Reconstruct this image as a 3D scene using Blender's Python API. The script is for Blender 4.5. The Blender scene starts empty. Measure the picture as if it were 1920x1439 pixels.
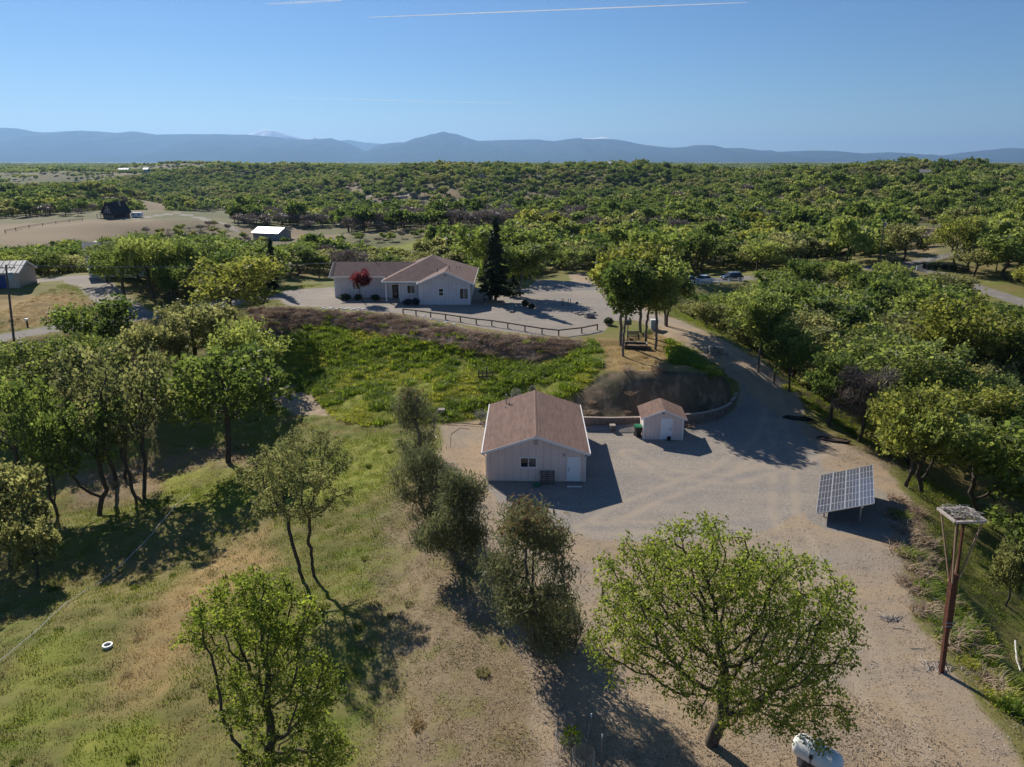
import bpy, bmesh, math, random
import numpy as np
from mathutils import Vector, Matrix

# ------------------------------------------------------------------ camera, sky, sun, exposure
SC = bpy.context.scene
COL = SC.collection
F_PX, PITCH, CAM_H = 1400.0, 0.292, 25.22          # focal length in photo pixels, downward tilt, height over the yard
SUN_AZ, SUN_EL = math.radians(-32.0), math.radians(33.0)   # azimuth from +Y towards +X

cam = bpy.data.cameras.new('camera')
cam.sensor_fit = 'HORIZONTAL'; cam.sensor_width = 36.0; cam.lens = F_PX / 1920.0 * 36.0
cam.clip_start = 0.5; cam.clip_end = 200000.0
camo = bpy.data.objects.new('camera', cam); COL.objects.link(camo)
camo.location = (0, 0, CAM_H); camo.rotation_euler = (math.pi / 2 - PITCH, 0, 0)
SC.camera = camo

world = bpy.data.worlds.new('World'); SC.world = world; world.use_nodes = True
wn = world.node_tree.nodes; wl = world.node_tree.links
bg = wn['Background']; bg.inputs['Strength'].default_value = 0.063
sky = wn.new('ShaderNodeTexSky'); sky.sky_type = 'NISHITA'; sky.sun_disc = False
sky.sun_elevation = SUN_EL; sky.sun_rotation = SUN_AZ % (2 * math.pi)
sky.altitude = 150.0; sky.air_density = 0.95; sky.dust_density = 0.06; sky.ozone_density = 9.0
wl.new(sky.outputs['Color'], bg.inputs['Color'])

sun = bpy.data.lights.new('sun', 'SUN'); sun.energy = 4.4; sun.angle = math.radians(0.53); sun.color = (1.0, 0.93, 0.82)
suno = bpy.data.objects.new('sun', sun); COL.objects.link(suno)
sdir = Vector((math.sin(SUN_AZ) * math.cos(SUN_EL), math.cos(SUN_AZ) * math.cos(SUN_EL), math.sin(SUN_EL)))
suno.rotation_euler = sdir.to_track_quat('Z', 'Y').to_euler()
suno.location = (-60, 80, 90)

SC.view_settings.view_transform = 'Standard'; SC.view_settings.look = 'None'
SC.view_settings.exposure = 0.44; SC.view_settings.gamma = 1.0
SC.view_settings.use_curve_mapping = False
cy = SC.cycles
cy.max_bounces = 7; cy.diffuse_bounces = 4; cy.glossy_bounces = 2; cy.transmission_bounces = 3
cy.volume_bounces = 0; cy.transparent_max_bounces = 8
cy.caustics_reflective = False; cy.caustics_refractive = False
cy.use_denoising = True; cy.use_adaptive_sampling = False
cy.sample_clamp_indirect = 4.0

rng = np.random.default_rng(11)
random.seed(11)

# ------------------------------------------------------------------ pixels of the photograph (1920 x 1439) to directions
CP, SP = math.cos(PITCH), math.sin(PITCH)
def ray(px, py):
    a = (px - 960) / F_PX; b = (719.5 - py) / F_PX
    return np.array([a, CP + b * SP, -SP + b * CP])
def P(px, py, z=0.0):                      # where the ray meets the level z
    d = ray(px, py); t = (z - CAM_H) / d[2]
    return np.array([d[0] * t, d[1] * t, z])
def PD(px, py, y):                         # where the ray meets the upright plane at distance y
    d = ray(px, py); t = y / d[1]
    return d * t + np.array([0, 0, CAM_H])
def pxm(p):                                # pixels per metre at a point
    return F_PX / (p[1] * CP - (p[2] - CAM_H) * SP)
def project(x, y, z):
    zz = z - CAM_H
    d = y * CP - zz * SP; u = y * SP + zz * CP
    return 960 + F_PX * x / d, 719.5 - F_PX * u / d, d

# ------------------------------------------------------------------ numpy value noise
def _hash(ix, iy, seed):
    n = (ix * 374761393 + iy * 668265263 + seed * 974634777) & 0xffffffff
    n = ((n ^ (n >> 13)) * 1274126177) & 0xffffffff
    return ((n ^ (n >> 16)) & 0xffff) / 65535.0
def vnoise(x, y, seed=0):
    x = np.asarray(x, float); y = np.asarray(y, float)
    ix = np.floor(x).astype(np.int64); iy = np.floor(y).astype(np.int64)
    fx = x - ix; fy = y - iy
    fx = fx * fx * (3 - 2 * fx); fy = fy * fy * (3 - 2 * fy)
    a = _hash(ix, iy, seed); b = _hash(ix + 1, iy, seed); c = _hash(ix, iy + 1, seed); d = _hash(ix + 1, iy + 1, seed)
    return (a * (1 - fx) + b * fx) * (1 - fy) + (c * (1 - fx) + d * fx) * fy - 0.5
def fbm(x, y, seed=0, octv=4):
    s = 0; a = 1.0
    for o in range(octv):
        s = s + a * vnoise(x * 2 ** o, y * 2 ** o, seed + o * 17); a *= 0.5
    return s
def sstep(a, b, x):
    t = np.clip((x - a) / (b - a), 0, 1); return t * t * (3 - 2 * t)

# ------------------------------------------------------------------ materials
def _node(nt, typ, **kw):
    n = nt.nodes.new(typ)
    for k, v in kw.items(): setattr(n, k, v)
    return n
def rgba(c): return (c[0], c[1], c[2], 1.0)
MATS = {}
def mat(name, col, rough=0.7, metal=0.0, spec=0.3, var=0.0, scale=3.0, bump=0.0, bscale=20.0, col2=None, coat=0.0, stretch=None):
    """principled material with noise variation between col and col2"""
    if name in MATS: return MATS[name]
    m = bpy.data.materials.new(name); m.use_nodes = True; nt = m.node_tree
    b = nt.nodes['Principled BSDF']
    b.inputs['Roughness'].default_value = rough; b.inputs['Metallic'].default_value = metal
    b.inputs['Specular IOR Level'].default_value = spec
    b.inputs['Coat Weight'].default_value = coat
    b.inputs['Base Color'].default_value = rgba(col)
    if col2 is None and var > 0: col2 = tuple(max(0, c * (1 - var)) for c in col)
    if col2 is not None or bump > 0:
        tc = _node(nt, 'ShaderNodeTexCoord')
        mp = _node(nt, 'ShaderNodeMapping')
        if stretch: mp.inputs['Scale'].default_value = stretch
        nt.links.new(tc.outputs['Object'], mp.inputs['Vector'])
    if col2 is not None:
        nz = _node(nt, 'ShaderNodeTexNoise'); nz.inputs['Scale'].default_value = scale; nz.inputs['Detail'].default_value = 5
        nt.links.new(mp.outputs['Vector'], nz.inputs['Vector'])
        rp = _node(nt, 'ShaderNodeMapRange'); rp.inputs['From Min'].default_value = 0.35; rp.inputs['From Max'].default_value = 0.65
        nt.links.new(nz.outputs['Fac'], rp.inputs['Value'])
        mx = _node(nt, 'ShaderNodeMix', data_type='RGBA')
        mx.inputs['A'].default_value = rgba(col); mx.inputs['B'].default_value = rgba(col2)
        nt.links.new(rp.outputs['Result'], mx.inputs['Factor'])
        nt.links.new(mx.outputs['Result'], b.inputs['Base Color'])
    if bump > 0:
        nb = _node(nt, 'ShaderNodeTexNoise'); nb.inputs['Scale'].default_value = bscale; nb.inputs['Detail'].default_value = 4
        nt.links.new(mp.outputs['Vector'], nb.inputs['Vector'])
        bp = _node(nt, 'ShaderNodeBump'); bp.inputs['Strength'].default_value = bump; bp.inputs['Distance'].default_value = 0.05
        nt.links.new(nb.outputs['Fac'], bp.inputs['Height']); nt.links.new(bp.outputs['Normal'], b.inputs['Normal'])
    MATS[name] = m
    return m

def leaf_mat(name, dark, light, trans=0.5, rnd=0.5, rough=0.55):
    """leaves: colour runs from dark to light by the leaf's own 'tint' and the tree's random; partly translucent"""
    if name in MATS: return MATS[name]
    m = bpy.data.materials.new(name); m.use_nodes = True; nt = m.node_tree
    b = nt.nodes['Principled BSDF']; b.inputs['Roughness'].default_value = rough; b.inputs['Specular IOR Level'].default_value = 0.25
    at = _node(nt, 'ShaderNodeAttribute', attribute_name='tint')
    oi = _node(nt, 'ShaderNodeObjectInfo')
    ad = _node(nt, 'ShaderNodeMath', operation='MULTIPLY_ADD')
    sb = _node(nt, 'ShaderNodeMath', operation='SUBTRACT'); sb.inputs[1].default_value = 0.5
    nt.links.new(oi.outputs['Random'], sb.inputs[0])
    nt.links.new(sb.outputs[0], ad.inputs[0]); ad.inputs[1].default_value = rnd
    nt.links.new(at.outputs['Fac'], ad.inputs[2]); ad.use_clamp = True
    mx = _node(nt, 'ShaderNodeMix', data_type='RGBA')
    mx.inputs['A'].default_value = rgba(dark); mx.inputs['B'].default_value = rgba(light)
    nt.links.new(ad.outputs[0], mx.inputs['Factor'])
    nt.links.new(mx.outputs['Result'], b.inputs['Base Color'])
    tr = _node(nt, 'ShaderNodeBsdfTranslucent')
    hs = _node(nt, 'ShaderNodeHueSaturation'); hs.inputs['Saturation'].default_value = 1.1; hs.inputs['Value'].default_value = 1.9
    nt.links.new(mx.outputs['Result'], hs.inputs['Color']); nt.links.new(hs.outputs['Color'], tr.inputs['Color'])
    ms = _node(nt, 'ShaderNodeMixShader'); ms.inputs['Fac'].default_value = trans
    nt.links.new(b.outputs['BSDF'], ms.inputs[1]); nt.links.new(tr.outputs['BSDF'], ms.inputs[2])
    nt.links.new(ms.outputs['Shader'], nt.nodes['Material Output'].inputs['Surface'])
    MATS[name] = m
    return m

# ------------------------------------------------------------------ mesh and object helpers
def np_mesh(name, verts, faces, material=None, smooth=False, attrs=None):
    """verts (N,3), faces (M,k) all with k corners"""
    me = bpy.data.meshes.new(name)
    verts = np.ascontiguousarray(verts, np.float32); faces = np.ascontiguousarray(faces, np.int32)
    k = faces.shape[1]
    me.vertices.add(len(verts)); me.vertices.foreach_set('co', verts.ravel())
    me.loops.add(faces.size); me.loops.foreach_set('vertex_index', faces.ravel())
    me.polygons.add(len(faces))
    me.polygons.foreach_set('loop_start', np.arange(0, faces.size, k, dtype=np.int32))
    me.polygons.foreach_set('loop_total', np.full(len(faces), k, np.int32))
    if smooth: me.polygons.foreach_set('use_smooth', np.ones(len(faces), bool))
    if attrs:
        for an, av in attrs.items():
            a = me.attributes.new(an, 'FLOAT', 'POINT'); a.data.foreach_set('value', np.ascontiguousarray(av, np.float32))
    me.update(calc_edges=True)
    if material: me.materials.append(material)
    return me
def link(name, me, parent=None, loc=None):
    o = bpy.data.objects.new(name, me); COL.objects.link(o)
    if parent is not None: o.parent = parent
    if loc is not None: o.location = loc
    return o
def tag(o, label=None, cat=None, group=None, kind=None):
    if label: o['label'] = label
    if cat: o['category'] = cat
    if group: o['group'] = group
    if kind: o['kind'] = kind
    return o
def thing(name, label, cat, loc=(0, 0, 0), rotz=0.0, group=None):
    o = bpy.data.objects.new(name, None); COL.objects.link(o)
    o.empty_display_size = 0.2
    o.location = tuple(float(v) for v in loc); o.rotation_euler = (0, 0, rotz)
    return tag(o, label, cat, group)

class MB:
    def __init__(s): s.v = []; s.f = []
    def add(s, vs, fs):
        n = len(s.v); s.v += [tuple(float(c) for c in v) for v in vs]; s.f += [tuple(i + n for i in f) for f in fs]; return s
    def box(s, x0, x1, y0, y1, z0, z1):
        return s.add([(x0, y0, z0), (x1, y0, z0), (x1, y1, z0), (x0, y1, z0), (x0, y0, z1), (x1, y0, z1), (x1, y1, z1), (x0, y1, z1)],
                     [(3, 2, 1, 0), (4, 5, 6, 7), (0, 1, 5, 4), (1, 2, 6, 5), (2, 3, 7, 6), (3, 0, 4, 7)])
    def bar(s, a, b, w, h=None, up=(0, 0, 1)):
        """square bar from a to b"""
        h = h or w; a = Vector(a); b = Vector(b); d = (b - a).normalized(); u = Vector(up)
        if abs(d.dot(u)) > 0.95: u = Vector((1, 0, 0))
        sx = d.cross(u).normalized() * w / 2; sy = sx.cross(d).normalized() * h / 2
        vs = [p + i * sx + j * sy for p in (a, b) for i, j in ((-1, -1), (1, -1), (1, 1), (-1, 1))]
        return s.add(vs, [(0, 1, 2, 3), (7, 6, 5, 4), (0, 4, 5, 1), (1, 5, 6, 2), (2, 6, 7, 3), (3, 7, 4, 0)])
    def tube(s, pts, r, k=6, r2=None, cap=True):
        pts = [Vector(p) for p in pts]; n = len(pts); rings = []
        for i, p in enumerate(pts):
            d = (pts[min(i + 1, n - 1)] - pts[max(i - 1, 0)]).normalized()
            u = Vector((0, 0, 1)) if abs(d.z) < 0.9 else Vector((1, 0, 0))
            a = d.cross(u).normalized(); b = d.cross(a).normalized()
            rr = r if r2 is None else r + (r2 - r) * i / max(1, n - 1)
            rings.append([p + (a * math.cos(t) + b * math.sin(t)) * rr for t in (2 * math.pi * j / k for j in range(k))])
        vs = [v for R in rings for v in R]; fs = []
        for i in range(n - 1):
            for j in range(k):
                fs.append((i * k + j, i * k + (j + 1) % k, (i + 1) * k + (j + 1) % k, (i + 1) * k + j))
        if cap: fs += [tuple(range(k))[::-1], tuple(range((n - 1) * k, n * k))]
        return s.add(vs, fs)
    def prism(s, poly, ext):
        """planar polygon (3d points) extruded by ext"""
        n = len(poly); e = Vector(ext)
        vs = [Vector(p) for p in poly] + [Vector(p) + e for p in poly]
        fs = [tuple(range(n))[::-1], tuple(range(n, 2 * n))] + [(i, (i + 1) % n, n + (i + 1) % n, n + i) for i in range(n)]
        return s.add(vs, fs)
    def lathe(s, prof, k=12, axis='z', org=(0, 0, 0)):
        vs = []; fs = []
        for (r, h) in prof:
            for j in range(k):
                t = 2 * math.pi * j / k; a, b = r * math.cos(t), r * math.sin(t)
                p = (a, b, h) if axis == 'z' else ((h, a, b) if axis == 'x' else (a, h, b))
                vs.append((p[0] + org[0], p[1] + org[1], p[2] + org[2]))
        for i in range(len(prof) - 1):
            for j in range(k): fs.append((i * k + j, i * k + (j + 1) % k, (i + 1) * k + (j + 1) % k, (i + 1) * k + j))
        fs += [tuple(range(k))[::-1], tuple(range((len(prof) - 1) * k, len(prof) * k))]
        return s.add(vs, fs)
    def mesh(s, name, m, smooth=False, bevel=0.0):
        me = bpy.data.meshes.new(name); me.from_pydata(s.v, [], s.f)
        if bevel > 0 or True:
            bm = bmesh.new(); bm.from_mesh(me)
            bmesh.ops.recalc_face_normals(bm, faces=bm.faces)
            if bevel > 0: bmesh.ops.bevel(bm, geom=list(bm.edges), offset=bevel, segments=1, affect='EDGES')
            bm.to_mesh(me); bm.free()
        if smooth:
            for p in me.polygons: p.use_smooth = True
        if m: me.materials.append(m)
        return me
    def build(s, name, m, parent=None, loc=None, smooth=False, bevel=0.0):
        return link(name, s.mesh(name, m, smooth, bevel), parent, loc)
# ------------------------------------------------------------------ terrain heights
def W2(lst): return np.array([P(a, b, z)[:2] for a, b, z in lst])
def W3(lst): return np.array([P(a, b, z) for a, b, z in lst])
YARD = W2([(832, 800, 0), (905, 790, 0), (1095, 803, 0), (1200, 806, 0), (1292, 803, 0), (1345, 790, 0), (1400, 790, 0), (1480, 800, 0), (1560, 835, 0), (1640, 880, 0),
           (1690, 935, 0), (1680, 1010, 0), (1690, 1090, 0), (1730, 1170, 0), (1785, 1265, 0), (1850, 1360, 0), (1905, 1445, 0), (2050, 1900, 0), (900, 1900, 0),
           (950, 1439, 0), (900, 1200, 0), (860, 1000, 0), (820, 880, 0)])
HOUSE = W2([(520, 560, 4.6), (545, 545, 4.6), (620, 532, 4.6), (760, 525, 4.6), (900, 525, 4.6), (1000, 528, 4.6), (1090, 532, 4.6), (1130, 560, 4.6), (1190, 590, 4.6), (1235, 612, 4.6),
            (1170, 640, 4.6), (1125, 634, 4.6), (1075, 637, 4.6), (1000, 634, 4.6), (900, 622, 4.6), (800, 604, 4.6), (740, 592, 4.6), (640, 584, 4.6), (540, 578, 4.6)])
MOUND = W2([(1120, 645, 4.5), (1180, 640, 4.5), (1235, 618, 4.4), (1285, 655, 4.2), (1318, 690, 3.9), (1265, 697, 4.0), (1185, 697, 4.1), (1140, 680, 4.2)])
WALLBACK = W2([(1095, 790, 0.9), (1200, 793, 0.9), (1290, 791, 0.9), (1200, 788, 0.95)])
POLYS = [(YARD, 0.0), (HOUSE, 4.6), (MOUND, 4.2), (WALLBACK, 0.95)]
DRIVE = W3([(1430, 800, 0), (1455, 765, 0.5), (1440, 730, 1.6), (1400, 693, 2.9), (1345, 655, 3.9), (1285, 624, 4.5), (1225, 598, 4.6), (1165, 570, 4.6)])
ROADL = W3([(-260, 672, 2.6), (-80, 655, 2.9), (0, 634, 3.1), (100, 617, 3.4), (200, 604, 3.8), (290, 591, 4.2), (400, 572, 4.5), (530, 556, 4.6)])
DRIVEL = W3([(255, 596, 4.0), (215, 565, 4.5), (180, 535, 5.0), (140, 520, 5.2), (60, 528, 5.0), (-60, 545, 4.8)])
ROADR = W3([(1000, 545, 4.6), (1100, 541, 4.4), (1180, 536, 3.0), (1250, 531, 1.2), (1320, 527, 0.2), (1390, 522, -0.4), (1470, 516, -0.8), (1560, 509, -0.8), (1650, 500, -0.4), (1710, 500, -0.2), (1760, 515, -0.8), (1850, 545, -1.8), (1930, 572, -2.4), (2100, 610, -3)])
DRIVER = W3([(1690, 497, -0.2), (1745, 486, 0.4), (1810, 474, 1.2), (1870, 465, 1.6), (1960, 455, 1.8)])
LINES = [(DRIVE, 2.6), (ROADL, 2.4), (DRIVEL, 2.5), (ROADR, 2.6), (DRIVER, 2.2)]
_pts = [(620, 775, -1.0), (700, 745, 0.3), (560, 705, -0.3), (480, 765, -2.6), (428, 860, -4.2), (300, 905, -5.6), (185, 965, -6.2), (60, 945, -6.5), (355, 935, -4.6), (0, 1060, -5.2), (0, 1245, -3.2),
        (202, 1212, -2.8), (480, 1430, -1.2), (575, 1085, -1.8), (700, 1150, -0.6), (700, 1000, -1.0), (760, 880, -0.6), (0, 1439, -2.4), (250, 1439, -1.8), (-300, 1100, -6.0), (-300, 1500, -3.5), (400, 1200, -2.2), (350, 1040, -3.4), (150, 1090, -4.6),
        (130, 720, -1.0), (270, 665, 1.0), (20, 690, 1.6), (370, 690, 0.5), (-200, 760, -1.5), (100, 800, -3.0), (450, 605, 3.6), (100, 560, 4.6), (30, 590, 4.0), (640, 628, 2.6), (900, 690, 2.4), (800, 720, 1.4), (1000, 700, 2.6),
        (520, 640, 2.2), (1060, 730, 2.0), (900, 765, 0.6), (1130, 712, 3.4), (1355, 712, 3.0), (1362, 750, 1.6),
        (1500, 720, -4.5), (1560, 640, -8.0), (1650, 760, -5.0), (1450, 610, -7.0), (1380, 640, -3.0), (1600, 560, -6.0), (1690, 570, -3.2), (1470, 715, -1.0), (1530, 770, -2.2), (1640, 830, -2.6), (1740, 900, -2.8),
        (1850, 850, -7.5), (1850, 700, -7.0), (1900, 1000, -6.0), (1850, 1200, -3.6), (1760, 1090, -2.0), (1900, 1330, -2.6), (1750, 980, -2.4), (2200, 1000, -9.0), (2100, 1300, -6.0), (1800, 620, -6.0), (1600, 700, -8.0), (1850, 520, 0.3), (1800, 497, 0.4), (1900, 500, 0.2), (2100, 540, -1.0)]
PTS = W3(_pts)
PTS = np.vstack([PTS, [(-40, 150, -3.5), (0, 150, -3.0), (-70, 165, -1.5), (40, 185, -4.5), (-20, 190, -8), (-100, 180, -2), (20, 260, -11), (90, 250, -7), (-60, 250, -10), (-130, 230, -5),
                       (-164, 311, 2), (-150, 330, 2.4), (-104, 342, -9), (-175, 270, -1.5), (-120, 275, -7.5), (150, 240, 1), (160, 320, -4), (0, -40, -2), (40, -10, -2), (-50, 0, -4), (80, 20, -10), (110, 80, -12),
                       (-100, 60, -6), (-130, 110, 1), (130, 160, -4)]])
GAUSS = [(-348, 1060, 150, 10), (-90, 960, 170, 7), (-65, 470, 120, -7), (40, 620, 170, -6), (300, 700, 160, 5), (520, 950, 200, 4), (-600, 800, 200, 6), (250, 1500, 400, 5), (-900, 2000, 400, 10), (90, 360, 60, -3), (330, 420, 120, 7), (-260, 480, 110, 6)]

def seg_dist(x, y, a, b):
    ax, ay = a[0], a[1]; dx, dy = b[0] - ax, b[1] - ay
    t = np.clip(((x - ax) * dx + (y - ay) * dy) / (dx * dx + dy * dy + 1e-9), 0, 1)
    return np.hypot(x - ax - t * dx, y - ay - t * dy), t
def poly_sd(x, y, poly):
    """signed distance to a polygon, negative inside"""
    n = len(poly); d = np.full(np.shape(x), 1e9); ins = np.zeros(np.shape(x), bool)
    for i in range(n):
        a = poly[i]; b = poly[(i + 1) % n]
        dd, _ = seg_dist(x, y, a, b); d = np.minimum(d, dd)
        c = ((a[1] > y) != (b[1] > y)) & (x < (b[0] - a[0]) * (y - a[1]) / (b[1] - a[1] + 1e-12) + a[0])
        ins ^= c
    return np.where(ins, -d, d)
def line_d(x, y, ln):
    best = np.full(np.shape(x), 1e9); zz = np.zeros(np.shape(x))
    for i in range(len(ln) - 1):
        d, t = seg_dist(x, y, ln[i], ln[i + 1]); m = d < best
        best = np.where(m, d, best); zz = np.where(m, ln[i][2] + t * (ln[i + 1][2] - ln[i][2]), zz)
    return best, zz
def far_h(x, y):
    r = np.hypot(x, y)
    amp = 15 + 27 * sstep(380, 800, r) - 32 * sstep(1300, 2800, r)
    h = -11.0 + amp * fbm(x / 360.0 + 3.1, y / 300.0 + 7.7, 5, 3) + 2.0 * fbm(x / 90.0, y / 90.0, 9, 2)
    for gx, gy, gr, gh in GAUSS: h = h + gh * np.exp(-((x - gx) ** 2 + (y - gy) ** 2) / (gr * gr))
    h = h - 40.0 * sstep(6500, 9000, r)
    return h
def height(x, y):
    x = np.asarray(x, float); y = np.asarray(y, float)
    sh = np.shape(x); x = x.ravel(); y = y.ravel()
    out = np.empty(len(x))
    r = np.hypot(x, y - 80)
    near = r < 420
    out[~near] = far_h(x[~near], y[~near])
    if near.any():
        X = x[near]; Y = y[near]; p = 2.6
        num = np.zeros(len(X)); den = np.zeros(len(X))
        for poly, z in POLYS:
            d = np.maximum(poly_sd(X, Y, poly), 0.0); w = 6.0 / (d * d + 0.02) ** (p / 2); num += w * z; den += w
        for ln, hw in LINES:
            d, z = line_d(X, Y, ln); d = np.maximum(d - hw, 0.0); w = 4.0 / (d * d + 0.02) ** (p / 2); num += w * z; den += w
        for q in PTS:
            w = 1.0 / ((X - q[0]) ** 2 + (Y - q[1]) ** 2 + 9.0) ** (p / 2) * 4.0; num += w * q[2]; den += w
        hn = num / den
        dmin = np.minimum(np.maximum(poly_sd(X, Y, YARD), 0), np.maximum(poly_sd(X, Y, HOUSE), 0))
        for ln, hw in LINES:
            d, z = line_d(X, Y, ln); dmin = np.minimum(dmin, np.maximum(d - hw, 0))
        rough = sstep(0.5, 5, dmin)
        hn = hn + rough * (0.35 * fbm(X / 6.0, Y / 6.0, 3, 3) + 0.20 * fbm(X / 1.5, Y / 0.9, 8, 2)) + 0.03 * fbm(X / 2.0, Y / 2.0, 4, 2)
        t = sstep(250, 420, r[near])
        out[near] = hn * (1 - t) + far_h(X, Y) * t
    return out.reshape(sh)
_hx0, _hy0, _hn, _hm = -260, 0, 521, 401
_HT = height(*np.meshgrid(np.arange(_hn) + _hx0, np.arange(_hm) + _hy0, indexing='ij'))
def hfast(x, y):
    """height read from a one metre table near the place, computed beyond it"""
    x = np.asarray(x, float); y = np.asarray(y, float)
    inn = (x > _hx0) & (x < _hx0 + _hn - 2) & (y > _hy0) & (y < _hy0 + _hm - 2)
    X = np.where(inn, x - _hx0, 0); Y = np.where(inn, y - _hy0, 0)
    i = np.floor(X).astype(int); j = np.floor(Y).astype(int); a = X - i; b = Y - j
    z = (_HT[i, j] * (1 - a) + _HT[i + 1, j] * a) * (1 - b) + (_HT[i, j + 1] * (1 - a) + _HT[i + 1, j + 1] * a) * b
    return np.where(inn, z, far_h(x, y))
def hz(x, y): return float(hfast(np.array([x]), np.array([y]))[0])
_T = np.concatenate([np.linspace(18, 260, 500), np.geomspace(261, 6000, 200)])
def G(px, py):
    """the point of the ground seen at a pixel"""
    d = ray(px, py); d = d / d[1]
    X = d[0] * _T; Y = _T; Z = CAM_H + d[2] * _T
    below = Z < hfast(X, Y)
    i = int(np.argmax(below)) if below.any() else len(_T) - 1
    a, b = _T[max(i - 1, 0)], _T[i]
    for _ in range(12):
        m = (a + b) / 2
        if CAM_H + d[2] * m < hz(d[0] * m, m): b = m
        else: a = m
    return np.array([d[0] * b, b, hz(d[0] * b, b)])
def GL(lst): return np.array([G(a, b)[:2] for a, b in lst])

# ------------------------------------------------------------------ ground sheet
rows = [-60.0]
while rows[-1] < 42000:
    y = rows[-1]
    st = 1.6 if y < 18 else (0.45 if y < 100 else (0.7 if y < 140 else max(0.7, 0.032 * (y - 118))))
    rows.append(y + st)
rows = np.array(rows)
NC = 520
u = np.linspace(-1, 1, NC); u = np.sign(u) * (0.72 * np.abs(u) + 0.28 * np.abs(u) ** 3)
GX = u[None, :] * (45 + 0.95 * np.maximum(rows, 0))[:, None]; GY = np.repeat(rows[:, None], NC, 1)
GZ = height(GX, GY)
gv = np.stack([GX, GY, GZ], -1).reshape(-1, 3)
ii = np.arange(len(rows) - 1)[:, None] * NC + np.arange(NC - 1)[None, :]
gf = np.stack([ii, ii + 1, ii + NC + 1, ii + NC], -1).reshape(-1, 4)

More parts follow.
